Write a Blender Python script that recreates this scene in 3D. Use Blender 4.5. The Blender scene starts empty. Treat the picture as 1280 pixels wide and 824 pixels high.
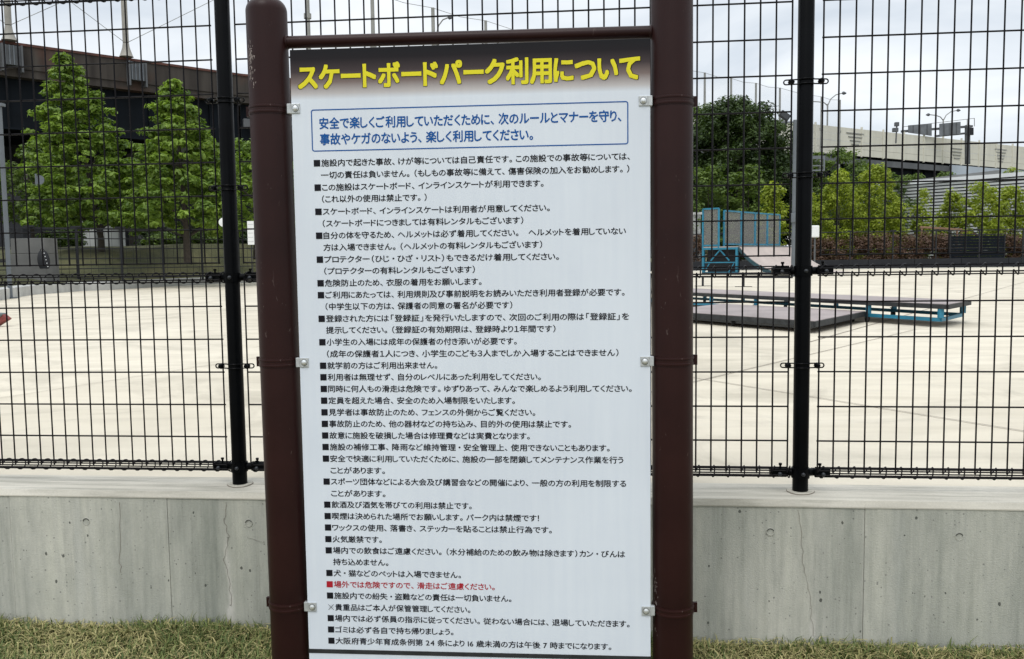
import bpy, math, random
import numpy as np
from mathutils import Vector, Matrix
random.seed(7); RNG = np.random.default_rng(7)
PI = math.pi; S = bpy.context.scene; COL = S.collection

# ------------------------------------------------------------------ camera
F, PITCH, ROLL, EYE = 1100.0, 0.07946, -0.013094, 1.27      # focal in photo pixels (1280 wide)
cp, sp, cr, sr = math.cos(PITCH), math.sin(PITCH), math.cos(ROLL), math.sin(ROLL)
FW = Vector((0, cp, -sp)); UP0 = Vector((0, sp, cp)); RT0 = Vector((1, 0, 0))
RT = cr*RT0 + sr*UP0; UP = -sr*RT0 + cr*UP0
cam_d = bpy.data.cameras.new('camera'); cam = bpy.data.objects.new('camera', cam_d); COL.objects.link(cam)
cam_d.sensor_width = 36; cam_d.lens = 36*F/1280; cam_d.clip_start = 0.05; cam_d.clip_end = 3000
M3 = Matrix((RT, UP, -FW)).transposed()
cam.matrix_world = Matrix.Translation((0, 0, EYE)) @ M3.to_4x4()
S.camera = cam
def ray(px, py): return FW + RT*((px-640)/F) + UP*((412-py)/F)
def P(px, py, Y):                       # the point at depth Y seen at a photo pixel
    D = ray(px, py); return Vector((0, 0, EYE)) + D*(Y/D.y)
def G(px, py, z):                       # the point at height z seen at a photo pixel
    D = ray(px, py); return Vector((0, 0, EYE)) + D*((z-EYE)/D.z)

# ------------------------------------------------------------------ world and sun (bright overcast)
SUN_EL, SUN_AZ = math.radians(58), math.radians(200)   # behind and left of the camera, high
w = bpy.data.worlds.new('World'); S.world = w; w.use_nodes = True
nt = w.node_tree; nt.nodes.clear(); N = nt.nodes.new; Lk = nt.links.new
def nd(t, **k):
    n = N(t)
    for a, b in k.items(): setattr(n, a, b)
    return n
sky = nd('ShaderNodeTexSky', sky_type='NISHITA', sun_disc=False, sun_elevation=SUN_EL, sun_rotation=SUN_AZ)
bg1 = nd('ShaderNodeBackground'); bg1.inputs[1].default_value = 0.10; Lk(sky.outputs[0], bg1.inputs[0])
tc = nd('ShaderNodeTexCoord'); mp = nd('ShaderNodeMapping'); mp.inputs['Scale'].default_value = (1.3, 1.3, 4.5)
Lk(tc.outputs['Generated'], mp.inputs[0])
nz = nd('ShaderNodeTexNoise'); nz.inputs['Scale'].default_value = 2.6; nz.inputs['Detail'].default_value = 6; nz.inputs['Distortion'].default_value = .5
Lk(mp.outputs[0], nz.inputs['Vector'])
rmp = nd('ShaderNodeValToRGB'); e = rmp.color_ramp.elements
e[0].position = .36; e[0].color = (.57, .62, .675, 1); e[1].position = .62; e[1].color = (.82, .845, .865, 1)
Lk(nz.outputs[0], rmp.inputs[0])
sep = nd('ShaderNodeSeparateXYZ'); Lk(tc.outputs['Generated'], sep.inputs[0])
mr = nd('ShaderNodeMapRange'); mr.inputs['From Min'].default_value = .25; mr.inputs['From Max'].default_value = 1
mr.inputs['To Min'].default_value = 1.0; mr.inputs['To Max'].default_value = 2.0; Lk(sep.outputs[2], mr.inputs[0])
bg2 = nd('ShaderNodeBackground'); Lk(rmp.outputs[0], bg2.inputs[0]); Lk(mr.outputs[0], bg2.inputs[1])
mx = nd('ShaderNodeMixShader'); mx.inputs[0].default_value = .88
Lk(bg1.outputs[0], mx.inputs[1]); Lk(bg2.outputs[0], mx.inputs[2])
wo = nd('ShaderNodeOutputWorld'); Lk(mx.outputs[0], wo.inputs[0])
sd = bpy.data.lights.new('sun', 'SUN'); sd.energy = 0.9; sd.angle = math.radians(20); sd.color = (1, .97, .92)
sun = bpy.data.objects.new('sun', sd); COL.objects.link(sun)
sun_dir = Vector((math.cos(SUN_EL)*math.sin(SUN_AZ), math.cos(SUN_EL)*math.cos(SUN_AZ), math.sin(SUN_EL)))
sun.rotation_euler = sun_dir.to_track_quat('Z', 'Y').to_euler(); sun.location = (0, -5, 20)
S.view_settings.view_transform = 'Standard'; S.view_settings.look = 'None'
S.view_settings.exposure = 0.38; S.view_settings.gamma = 1.0
S.cycles.max_bounces = 6; S.cycles.transparent_max_bounces = 16

# ------------------------------------------------------------------ materials
class NT:
    def __init__(s, name):
        s.m = bpy.data.materials.new(name); s.m.use_nodes = True; s.t = s.m.node_tree
        s.b = s.t.nodes['Principled BSDF']; s.tc = s.t.nodes.new('ShaderNodeTexCoord')
    def n(s, t, **k):
        x = s.t.nodes.new(t)
        for a, b in k.items(): setattr(x, a, b)
        return x
    def l(s, a, b): s.t.links.new(a, b)
    def noise(s, scale, detail=4, stretch=(1, 1, 1), coord='Object', dist=0, rough=.5):
        mp = s.n('ShaderNodeMapping'); mp.inputs['Scale'].default_value = stretch
        s.l(s.tc.outputs[coord], mp.inputs[0])
        z = s.n('ShaderNodeTexNoise'); z.inputs['Scale'].default_value = scale; z.inputs['Detail'].default_value = detail
        z.inputs['Distortion'].default_value = dist; z.inputs['Roughness'].default_value = rough
        s.l(mp.outputs[0], z.inputs['Vector']); return z.outputs[0]
    def ramp(s, src, stops):
        r = s.n('ShaderNodeValToRGB'); el = r.color_ramp.elements
        while len(el) > 1: el.remove(el[-1])
        el[0].position = stops[0][0]; el[0].color = tuple(stops[0][1])+(1,) if len(stops[0][1]) == 3 else stops[0][1]
        for p_, c_ in stops[1:]:
            x = el.new(p_); x.color = tuple(c_)+(1,)
        s.l(src, r.inputs[0]); return r.outputs[0]
    def mix(s, fac, a, b, mode='MIX'):
        x = s.n('ShaderNodeMix', data_type='RGBA', blend_type=mode)
        for sock, v in ((x.inputs[0], fac), (x.inputs[6], a), (x.inputs[7], b)):
            if hasattr(v, 'links') or hasattr(v, 'is_linked'): s.l(v, sock)
            elif isinstance(v, (int, float)): sock.default_value = v
            else: sock.default_value = tuple(v)+(1,)
        return x.outputs[2]
    def math(s, op, a, b=0.0, c=None):
        x = s.n('ShaderNodeMath', operation=op)
        for i, v in enumerate((a, b, c)):
            if v is None: continue
            if hasattr(v, 'is_linked'): s.l(v, x.inputs[i])
            else: x.inputs[i].default_value = v
        return x.outputs[0]
    def bump(s, src, strength=.3, dist=.01):
        x = s.n('ShaderNodeBump'); x.inputs['Strength'].default_value = strength; x.inputs['Distance'].default_value = dist
        s.l(src, x.inputs['Height']); s.l(x.outputs[0], s.b.inputs['Normal'])
    def col(s, c):
        if hasattr(c, 'is_linked'): s.l(c, s.b.inputs['Base Color'])
        else: s.b.inputs['Base Color'].default_value = tuple(c)+(1,)
def simple(name, c, rough=.6, metal=0, var=.15, scale=8, bump=0, spec=.5):
    t = NT(name); n = t.noise(scale, 5)
    t.col(t.ramp(n, [(.3, [x*(1-var) for x in c]), (.7, [min(1, x*(1+var)) for x in c])]))
    t.b.inputs['Roughness'].default_value = rough; t.b.inputs['Metallic'].default_value = metal
    t.b.inputs['Specular IOR Level'].default_value = spec
    if bump: t.bump(t.noise(scale*6, 4), bump, .005)
    return t.m
M = {}
M['black_coat'] = simple('black_coating', (.0014, .0017, .0023), .36, 0, .3, 20, spec=.08)
M['wire'] = simple('wire_coating', (.005, .0042, .0055), .5, 0, .3, 30, spec=.15)
def brown():
    t = NT('brown_paint'); c = t.ramp(t.noise(5, 6), [(.3, (.0165, .0044, .0040)), (.7, (.026, .0078, .0068))])
    sx = t.n('ShaderNodeSeparateXYZ'); t.l(t.tc.outputs['Object'], sx.inputs[0])
    band = t.ramp(sx.outputs[2], [(0, (0, 0, 0)), (1, (1, 1, 1))])
    sc = t.noise(95, 3, (1, 1, .35), dist=1.2)           # small pale scuffs
    mask = t.ramp(sc, [(.69, (0, 0, 0)), (.75, (1, 1, 1))])
    where = t.ramp(t.noise(3.1, 1), [(.52, (0, 0, 0)), (.66, (1, 1, 1))])
    k = t.math('MULTIPLY', mask, where); k = t.math('MULTIPLY', k, .6)
    t.col(t.mix(k, c, (.25, .2, .18)))
    t.b.inputs['Roughness'].default_value = .42; t.b.inputs['Specular IOR Level'].default_value = .2
    t.bump(t.noise(260, 3), .08, .002); return t.m
M['brown'] = brown()
def panel_mat(z0, z1):
    """printed board: dark header that fades to white, with faint streaks of grime"""
    t = NT('printed_board'); sx = t.n('ShaderNodeSeparateXYZ'); t.l(t.tc.outputs['Object'], sx.inputs[0])
    mr = t.n('ShaderNodeMapRange'); mr.inputs[1].default_value = z0; mr.inputs[2].default_value = z1
    t.l(sx.outputs[2], mr.inputs[0])
    base = t.ramp(mr.outputs[0], [(0, (.74, .79, .85)), (.12, (.55, .52, .51)), (.34, (.22, .17, .155)), (.55, (.062, .047, .048)), (.8, (.017, .014, .016)), (1, (.012, .012, .014))])
    st = t.ramp(t.noise(6, 5, (9, 1, .5)), [(.35, (.965, .97, .98)), (.65, (1, 1, 1))])
    c = t.mix(1.0, base, st, 'MULTIPLY')
    sm = t.ramp(t.noise(2.2, 5), [(.4, (.955, .955, .96)), (.6, (1, 1, 1))])
    t.col(t.mix(1.0, c, sm, 'MULTIPLY')); t.b.inputs['Roughness'].default_value = .38
    t.b.inputs['Specular IOR Level'].default_value = .15; return t.m
def flat(name, c, rough=.5):
    t = NT(name); t.b.inputs['Specular IOR Level'].default_value = .12; t.col(c); t.b.inputs['Roughness'].default_value = rough; return t.m
M['ink_black'] = flat('black_ink', (.012, .012, .016)); M['ink_red'] = flat('red_ink', (.42, .018, .03))
M['ink_blue'] = flat('blue_ink', (.010, .095, .33)); M['ink_yellow'] = flat('yellow_ink', (.78, .70, .035))
M['galv'] = simple('galvanised_steel', (.52, .54, .54), .42, .35, .2, 60)
M['bolt'] = simple('bolt_steel', (.68, .70, .70), .3, .6, .1, 60)

def wall_mat():
    t = NT('cast_concrete')
    a = t.ramp(t.noise(1.6, 6), [(.3, (.365, .37, .325)), (.7, (.485, .48, .43))])
    st = t.ramp(t.noise(7, 6, (1, 1, .09), rough=.6), [(.30, (.62, .65, .64)), (.48, (.97, .97, .97)), (.72, (1.18, 1.17, 1.14))])   # vertical stains
    c = t.mix(.95, a, st, 'MULTIPLY'); c = t.mix(.8, c, t.ramp(t.noise(42, 5, (1, 1, .05), rough=.7), [(.34, (.82, .83, .82)), (.5, (1, 1, 1)), (.7, (1.10, 1.10, 1.08))]), 'MULTIPLY'); c = t.mix(.7, c, t.ramp(t.noise(26, 5, (1, 1, .35), rough=.65), [(.35, (.86, .87, .86)), (.6, (1.04, 1.04, 1.03))]), 'MULTIPLY')
    sx = t.n('ShaderNodeSeparateXYZ'); t.l(t.tc.outputs['Object'], sx.inputs[0])
    run = t.ramp(t.noise(15, 4, (1, 1, .05)), [(.56, (0, 0, 0)), (.72, (1, 1, 1))])                # pale lime runs
    rz = t.ramp(t.noise(2.3, 3, (1, 1, .7)), [(.45, (0, 0, 0)), (.65, (1, 1, 1))])
    c = t.mix(t.math('MULTIPLY', t.math('MULTIPLY', run, rz), .35), c, (.50, .51, .48))
    for u_, wd_, z0_, z1_ in LIME:          # pale deposits below the cracks, with ragged edges
        dx = t.math('ABSOLUTE', t.math('ADD', t.math('SUBTRACT', sx.outputs[0], u_), t.math('MULTIPLY', t.math('SUBTRACT', t.noise(17, 5, (1, 1, .5)), .5), .045)))
        e_ = t.math('SMOOTH_MIN', 1.0, t.math('MAXIMUM', 0.0, t.math('SUBTRACT', 1.0, t.math('DIVIDE', dx, wd_))), .2)
        zz = t.n('ShaderNodeMapRange', interpolation_type='SMOOTHSTEP'); zz.inputs[1].default_value = z1_; zz.inputs[2].default_value = z0_; t.l(sx.outputs[2], zz.inputs[0])
        c = t.mix(t.math('MULTIPLY', t.math('MULTIPLY', e_, zz.outputs[0]), .75), c, (.60, .58, .53))
    c = t.mix(.5, c, t.ramp(t.noise(130, 3), [(.3, (.9, .9, .9)), (.7, (1.08, 1.08, 1.08))]), 'MULTIPLY')
    vo = t.n('ShaderNodeTexVoronoi', feature='F1'); vo.inputs['Scale'].default_value = 24; mv = t.n('ShaderNodeMapping'); mv.inputs['Scale'].default_value = (1.25, .6, .85); t.l(t.tc.outputs['Object'], mv.inputs[0]); t.l(mv.outputs[0], vo.inputs['Vector'])
    vs = t.n('ShaderNodeSeparateXYZ'); t.l(vo.outputs['Color'], vs.inputs[0])
    size = t.math('MULTIPLY', t.math('POWER', vs.outputs[0], 3.6), .16)
    n2 = t.math('MULTIPLY', t.math('SUBTRACT', t.noise(110, 3), .5), .19)
    d = t.math('ADD', vo.outputs['Distance'], n2)
    pit = t.math('LESS_THAN', d, size)
    c = t.mix(t.math('MULTIPLY', pit, .85), c, (.055, .058, .05))
    vo2 = t.n('ShaderNodeTexVoronoi', feature='F1'); vo2.inputs['Scale'].default_value = 75; t.l(t.tc.outputs['Object'], vo2.inputs['Vector'])
    v2 = t.n('ShaderNodeSeparateXYZ'); t.l(vo2.outputs['Color'], v2.inputs[0])
    pit2 = t.math('LESS_THAN', vo2.outputs['Distance'], t.math('MULTIPLY', t.math('POWER', v2.outputs[0], 4.0), .26))
    c = t.mix(t.math('MULTIPLY', pit2, .6), c, (.12, .12, .115))
    t.col(c); t.b.inputs['Roughness'].default_value = .88
    h = t.math('SUBTRACT', t.noise(220, 4), t.math('MULTIPLY', pit, 1.6)); t.bump(h, .35, .004); return t.m
LIME = ((-1.018, .010, .20, .37), (-1.016, .022, .03, .13), (1.008, .014, .01, .12))
M['wall'] = wall_mat()
def coping_mat():
    t = NT('coping_concrete')
    a = t.ramp(t.noise(3, 6), [(.3, (.46, .435, .37)), (.7, (.58, .55, .475))])
    s1 = t.ramp(t.noise(9, 6, (.22, 3.5, 1), rough=.65), [(.36, (.62, .63, .61)), (.52, (.97, .97, .97)), (.65, (1.04, 1.04, 1.03))])
    c = t.mix(.9, a, s1, 'MULTIPLY')
    c = t.mix(.5, c, t.ramp(t.noise(160, 3), [(.3, (.88, .88, .88)), (.7, (1.06, 1.06, 1.06))]), 'MULTIPLY')
    t.col(c); t.b.inputs['Roughness'].default_value = .85; t.bump(t.noise(200, 4), .25, .003); return t.m
M['coping'] = coping_mat()
def pave_mat():
    t = NT('park_concrete')
    a = t.ramp(t.noise(.35, 7), [(.3, (.555, .50, .395)), (.7, (.67, .61, .495))])
    b = t.ramp(t.noise(2.1, 6, (.5, 1.6, 1), dist=.6), [(.35, (.84, .835, .825)), (.62, (1, 1, 1))])
    c = t.mix(.9, a, b, 'MULTIPLY')
    c = t.mix(.8, c, t.ramp(t.noise(.9, 6, (1, 1, 1), dist=1.2, rough=.65), [(.38, (.80, .80, .79)), (.48, (1, 1, 1)), (.7, (1.03, 1.03, 1.02))]), 'MULTIPLY')
    sw = t.ramp(t.noise(1.2, 3, (.15, 1.2, 1), dist=2.5), [(.56, (0, 0, 0)), (.60, (1, 1, 1)), (.64, (0, 0, 0))])
    c = t.mix(t.math('MULTIPLY', sw, .12), c, (.36, .34, .30))
    sp_ = t.ramp(t.noise(14, 2), [(.76, (0, 0, 0)), (.80, (1, 1, 1))]); c = t.mix(t.math('MULTIPLY', sp_, .25), c, (.25, .23, .2))
    c = t.mix(.4, c, t.ramp(t.noise(150, 3), [(.3, (.92, .92, .92)), (.7, (1.05, 1.05, 1.05))]), 'MULTIPLY')
    t.col(c); t.b.inputs['Roughness'].default_value = .8; return t.m
M['pave'] = pave_mat()
M['joint'] = flat('joint_filler', (.22, .19, .16), .9)
M['kerb'] = simple('kerb_concrete', (.42, .42, .40), .85, 0, .15, 3, .2)
def leaf_mat(name, c1, c2, trans=.35, scale=1.6):
    t = NT(name); at = t.n('ShaderNodeAttribute', attribute_name='tint')
    c = t.ramp(at.outputs['Fac'], [(0, c1), (1, c2)])
    t.col(c); t.b.inputs['Roughness'].default_value = .55; t.b.inputs['Specular IOR Level'].default_value = .3
    tr = t.n('ShaderNodeBsdfTranslucent'); t.l(t.mix(1, c, (1.15, 1.25, .6), 'MULTIPLY'), tr.inputs[0])
    ms = t.n('ShaderNodeMixShader'); ms.inputs[0].default_value = trans
    out = t.t.nodes['Material Output']; t.l(t.b.outputs[0], ms.inputs[1]); t.l(tr.outputs[0], ms.inputs[2]); t.l(ms.outputs[0], out.inputs[0])
    return t.m
M['leaf_fresh'] = leaf_mat('fresh_leaves', (.045, .092, .016), (.29, .41, .07))
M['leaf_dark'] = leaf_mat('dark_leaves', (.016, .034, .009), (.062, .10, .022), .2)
M['leaf_mid'] = leaf_mat('mid_leaves', (.042, .08, .016), (.15, .215, .04), .3)
M['leaf_yellow'] = leaf_mat('yellow_green_leaves', (.16, .21, .022), (.37, .43, .055), .4)
M['leaf_red'] = leaf_mat('reddish_leaves', (.075, .042, .03), (.17, .105, .072), .25)
M['bark'] = simple('bark', (.045, .036, .028), .9, 0, .3, 12, .3)
def grass_mat():
    t = NT('grass_blades'); at = t.n('ShaderNodeAttribute', attribute_name='tint')
    t.col(t.ramp(at.outputs['Fac'], [(0, (.055, .085, .018)), (.42, (.13, .17, .04)), (.55, (.24, .23, .08)), (1, (.47, .405, .19))]))
    t.b.inputs['Roughness'].default_value = .7; return t.m
M['grass'] = grass_mat()
def soil():
    t = NT('thatch_soil'); t.col(t.ramp(t.noise(30, 8, rough=.7), [(.3, (.07, .06, .03)), (.5, (.16, .14, .07)), (.7, (.27, .23, .13))]))
    t.b.inputs['Roughness'].default_value = 1; t.bump(t.noise(90, 5), .6, .02); return t.m
M['soil'] = soil()
def berm_mat():
    t = NT('mown_grass'); a = t.ramp(t.noise(.7, 6), [(.35, (.045, .05, .018)), (.65, (.105, .10, .04))])
    t.col(t.mix(.6, a, t.ramp(t.noise(18, 5), [(.3, (.6, .6, .6)), (.7, (1.3, 1.3, 1.3))]), 'MULTIPLY'))
    t.b.inputs['Roughness'].default_value = 1; t.bump(t.noise(25, 4), .8, .06); return t.m
M['berm'] = berm_mat()
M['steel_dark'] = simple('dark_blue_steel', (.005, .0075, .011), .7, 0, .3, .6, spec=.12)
def fascia():
    t = NT('stained_concrete'); a = t.ramp(t.noise(1.2, 6, (1, 1, .12)), [(.3, (.022, .017, .014)), (.6, (.055, .046, .038)), (.8, (.08, .07, .058))])
    r = t.ramp(t.noise(.35, 4), [(.5, (0, 0, 0)), (.68, (1, 1, 1))]); t.col(t.mix(t.math('MULTIPLY', r, .5), a, (.12, .05, .03)))
    t.b.inputs['Roughness'].default_value = .9; return t.m
M['fascia'] = fascia()
M['rust'] = simple('rusty_rail', (.085, .03, .02), .8, 0, .35, 1.5)
def noisewall():
    t = NT('barrier_sheet'); a = t.ramp(t.noise(.25, 5), [(.3, (.57, .55, .46)), (.7, (.67, .65, .55))])
    t.col(t.mix(.7, a, t.ramp(t.noise(1.5, 5, (1, 1, .2)), [(.3, (.86, .85, .84)), (.6, (1, 1, 1))]), 'MULTIPLY'))
    t.b.inputs['Roughness'].default_value = .6; return t.m
M['barrier'] = noisewall()
M['grey_dark'] = simple('dark_grey_metal', (.085, .09, .095), .6, 0, .25, .8)
M['bolt_dark'] = simple('dark_bolt', (.018, .02, .024), .4, .2, .3, 40)
M['sign_back'] = simple('sign_back_metal', (.13, .14, .15), .55, 0, .3, 1.2)
M['grey_light'] = simple('light_grey_metal', (.115, .13, .145), .5, .1, .12, 2)
M['pale_blue'] = simple('pale_blue_steel', (.40, .45, .50), .6, 0, .1, .3)
M['pole_grey'] = simple('pole_grey', (.25, .25, .23), .6, .1, .2, 1)
M['mast'] = simple('mast_cream', (.27, .255, .22), .6, 0, .15, 1)
M['slat'] = simple('white_slats', (.66, .68, .69), .5, .1, .1, .5)
M['slat_gap'] = simple('slat_backing', (.04, .042, .045), .8, 0, .2, .5)
M['roof_grey'] = simple('grey_roof', (.22, .225, .22), .7, 0, .15, .5)
M['white'] = simple('white_paint', (.72, .73, .72), .5, 0, .06, 3)
M['off_white'] = simple('weathered_white_wall', (.40, .41, .40), .7, 0, .12, 1)
M['blue'] = simple('blue_paint', (.016, .165, .26), .5, 0, .18, 4)
M['teal_dark'] = simple('dark_teal_paint', (.012, .05, .065), .5, 0, .3, 4)
M['ply'] = simple('pinkish_ramp_sheet', (.40, .335, .30), .6, 0, .12, 1.2)
M['plat'] = simple('platform_sheet', (.27, .225, .215), .55, 0, .2, 2.2)
M['edge_black'] = simple('worn_black_edge', (.018, .02, .021), .7, 0, .5, 16)
def meshscreen():
    t = NT('woven_screen'); t.col((.22, .22, .21)); t.b.inputs['Roughness'].default_value = .7
    t.b.inputs['Alpha'].default_value = .45; return t.m
M['screen'] = meshscreen()
def netm():
    t = NT('net_mesh'); t.col((.25, .27, .29)); t.b.inputs['Alpha'].default_value = .045; return t.m
M['net'] = netm()
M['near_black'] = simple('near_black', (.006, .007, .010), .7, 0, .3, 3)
M['rubber'] = simple('black_rubber', (.012, .012, .012), .8, 0, .2, 20)
M['bag_red'] = simple('red_fabric', (.17, .035, .03), .8, 0, .2, 30)
M['bag_grey'] = simple('grey_fabric', (.10, .13, .13), .8, 0, .2, 30)
M['block'] = simple('block_concrete', (.12, .12, .115), .9, 0, .15, 2, .2)
M['lamp_glass'] = simple('lamp_glass', (.03, .032, .035), .2, 0, .05, 3)
M['wood'] = simple('weathered_wood', (.22, .13, .08), .8, 0, .2, 3)

# ------------------------------------------------------------------ mesh helpers
class MB:
    def __init__(s): s.v = []; s.f = []
    def add(s, v, f):
        o = len(s.v); s.v += [tuple(p) for p in v]; s.f += [tuple(i+o for i in q) for q in f]; return s
    def box(s, x0, x1, y0, y1, z0, z1):
        return s.add([(x0,y0,z0),(x1,y0,z0),(x1,y1,z0),(x0,y1,z0),(x0,y0,z1),(x1,y0,z1),(x1,y1,z1),(x0,y1,z1)],
                     [(0,3,2,1),(4,5,6,7),(0,1,5,4),(1,2,6,5),(2,3,7,6),(3,0,4,7)])
    def hexa(s, bottom, top):
        return s.add(list(bottom)+list(top), [(0,3,2,1),(4,5,6,7),(0,1,5,4),(1,2,6,5),(2,3,7,6),(3,0,4,7)])
    def bar(s, a, b, wx, wz=None):
        """rectangular bar from a to b"""
        a, b = Vector(a), Vector(b); wz = wz or wx; t = (b-a).normalized()
        u = t.cross(Vector((0,0,1)));
        if u.length < .1: u = Vector((1,0,0))
        u.normalize(); v = u.cross(t).normalized()
        q = lambda p: [p-u*wx/2-v*wz/2, p+u*wx/2-v*wz/2, p+u*wx/2+v*wz/2, p-u*wx/2+v*wz/2]
        return s.hexa(q(a), q(b))
    def tube(s, pts, r, n=8, closed=False, cap=True):
        pts = [Vector(p) for p in pts]; m = len(pts); rs = r if isinstance(r, (list, tuple)) else [r]*m
        t0 = (pts[1]-pts[0]).normalized(); u = t0.cross(Vector((0,0,1)))
        if u.length < .05: u = t0.cross(Vector((0,1,0)))
        u.normalize(); V = []
        for i in range(m):
            if closed: t = pts[(i+1) % m]-pts[i-1]
            elif i == 0: t = pts[1]-pts[0]
            elif i == m-1: t = pts[-1]-pts[-2]
            else: t = (pts[i+1]-pts[i]).normalized()+(pts[i]-pts[i-1]).normalized()
            t.normalize(); u = (u-t*u.dot(t)).normalized(); v = t.cross(u)
            for k in range(n):
                a = 2*PI*k/n; V.append(pts[i]+(u*math.cos(a)+v*math.sin(a))*rs[i])
        Fc = []
        for i in range(m if closed else m-1):
            j = (i+1) % m
            for k in range(n): Fc.append((i*n+k, i*n+(k+1) % n, j*n+(k+1) % n, j*n+k))
        if cap and not closed: Fc += [tuple(range(n))[::-1], tuple((m-1)*n+k for k in range(n))]
        return s.add(V, Fc)
    def lathe(s, prof, n=32, c=(0,0,0), axis='z'):
        V = []
        for r, h in prof:
            for k in range(n):
                a = 2*PI*k/n; p = (r*math.cos(a), r*math.sin(a), h)
                if axis == 'y': p = (p[0], p[2], p[1])
                if axis == 'x': p = (p[2], p[0], p[1])
                V.append((p[0]+c[0], p[1]+c[1], p[2]+c[2]))
        Fc = []; m = len(prof)
        for i in range(m-1):
            for k in range(n):
                q = (i*n+k, i*n+(k+1) % n, (i+1)*n+(k+1) % n, (i+1)*n+k)
                Fc.append(q[::-1] if axis == 'y' else q)
        a_, b_ = tuple(range(n))[::-1], tuple((m-1)*n+k for k in range(n))
        Fc += [a_[::-1], b_[::-1]] if axis == 'y' else [a_, b_]
        return s.add(V, Fc)
    def prism(s, poly, y0, y1):
        """polygon in x-z extruded along y"""
        n = len(poly); V = [(x, y0, z) for x, z in poly]+[(x, y1, z) for x, z in poly]
        return s.add(V, [tuple(range(n)), tuple(range(2*n-1, n-1, -1))]+[(i, i+n, (i+1) % n+n, (i+1) % n) for i in range(n)])
    def prism_x(s, poly, x0, x1):
        """polygon in y-z extruded along x"""
        n = len(poly); V = [(x0, y, z) for y, z in poly]+[(x1, y, z) for y, z in poly]
        return s.add(V, [tuple(range(n))[::-1], tuple(range(n, 2*n))]+[(i, (i+1) % n, (i+1) % n+n, i+n) for i in range(n)])
    def mesh(s, name, mat, smooth=False):
        me = bpy.data.meshes.new(name); me.from_pydata(s.v, [], s.f); me.materials.append(mat)
        if smooth: me.shade_smooth(); me.set_sharp_from_angle(angle=math.radians(40))
        me.update(); return me
def link(name, me, parent=None, loc=(0,0,0), rz=0):
    o = bpy.data.objects.new(name, me); COL.objects.link(o); o.location = loc; o.rotation_euler = (0,0,rz)
    if parent is not None: o.parent = parent
    return o
def obj(name, mb, mat, parent=None, smooth=False, bevel=0, **k):
    o = link(name, mb.mesh(name, M[mat] if isinstance(mat, str) else mat, smooth), parent, **k)
    if bevel:
        b = o.modifiers.new('bevel', 'BEVEL'); b.width = bevel; b.segments = 2; b.limit_method = 'ANGLE'
    return o
def tag(o, label=None, cat=None, group=None, kind=None):
    for k_, v_ in (('label', label), ('category', cat), ('group', group), ('kind', kind)):
        if v_: o[k_] = v_
    return o
def thing(name, label, cat, loc=(0,0,0), rz=0, group=None):
    o = bpy.data.objects.new(name, None); o.empty_display_size = .2; COL.objects.link(o)
    o.location = loc; o.rotation_euler = (0,0,rz); return tag(o, label, cat, group)
def sub(loc, pts):                      # world points -> coordinates of an unrotated thing at loc
    return [Vector(p)-Vector(loc) for p in pts]

# ------------------------------------------------------------------ frames of the fence and of the sign
FY, FD = 0.09963, 3.05417               # fence yaw and distance
PZ = EYE-0.808                          # level of the park ground
def fence_uv(px, py, off=0):            # pixel -> (u, z) on a plane parallel to the fence, off metres behind it
    n = Vector((math.sin(FY), math.cos(FY), 0)); D = ray(px, py)
    q = D*((FD*math.cos(FY)+off)/D.dot(n)); dv = Vector((math.cos(FY), -math.sin(FY), 0))
    return (q-Vector((0, FD, 0))).dot(dv), q.z+EYE
SY, SD = math.radians(4.6), 2.45
def sign_uv(px, py, off=0):
    n = Vector((math.sin(SY), math.cos(SY), 0)); D = ray(px, py)
    q = D*((SD*math.cos(SY)+off)/D.dot(n)); dv = Vector((math.cos(SY), -math.sin(SY), 0))
    return (q-Vector((0, SD, 0))).dot(dv), q.z+EYE
def fw_(u, y, z):                       # fence-frame point -> world
    return Vector((u*math.cos(FY)+y*math.sin(FY), FD-u*math.sin(FY)+y*math.cos(FY), z))

# ------------------------------------------------------------------ SETTING: ground sheets
GZ = -.045                              # lawn level at the wall foot
def sheet(name, quads, mat, kind='structure'):
    mb = MB()
    for q in quads: mb.add(q, [(0,1,2,3)])
    return tag(obj(name, mb, mat), kind=kind)
wl0, wl1 = fw_(-60, -.05, 0), fw_(60, -.05, 0)
sheet('lawn_ground', [[(-60,-60,GZ),(60,-60,GZ),(wl1.x,wl1.y,GZ),(wl0.x,wl0.y,GZ)]], 'soil')
a0, a1 = fw_(-60, .112, PZ-.002), fw_(60, .112, PZ-.002)
mbp = MB(); mbp.add([(a0.x,a0.y,a0.z),(a1.x,a1.y,a1.z),(200,53,PZ-.002),(-200,53,PZ-.002)], [(0,1,2,3)])
tag(obj('park_pavement', mbp, 'pave'), kind='structure')
sheet('outer_ground', [[(-900,52.5,PZ-.03),(900,52.5,PZ-.03),(900,1500,PZ-.03),(-900,1500,PZ-.03)],
                       [(-900,-10,PZ-.03),(-199,-10,PZ-.03),(-199,52.5,PZ-.03),(-900,52.5,PZ-.03)],
                       [(199,-30,PZ-.03),(900,-30,PZ-.03),(900,52.5,PZ-.03),(199,52.5,PZ-.03)]], 'berm')
# saw-cut joints in the pavement
def joint(pa, pb, wd=.009, name='pavement_joint'):
    a, b = G(*pa, PZ), G(*pb, PZ); t = (b-a).normalized(); s_ = Vector((-t.y, t.x, 0))*wd/2; zz = Vector((0,0,.003))
    o = obj(name, MB().add([a-s_+zz, b-s_+zz, b+s_+zz, a+s_+zz], [(0,1,2,3)]), 'joint'); tag(o, kind='structure')
joint((760,449+54),(1145,412)); joint((760,455),(1290,541)); joint((0,498),(330,446), .006); joint((1000,431),(1290,350), .012); joint((20,366+40),(310,372), .012)

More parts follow.
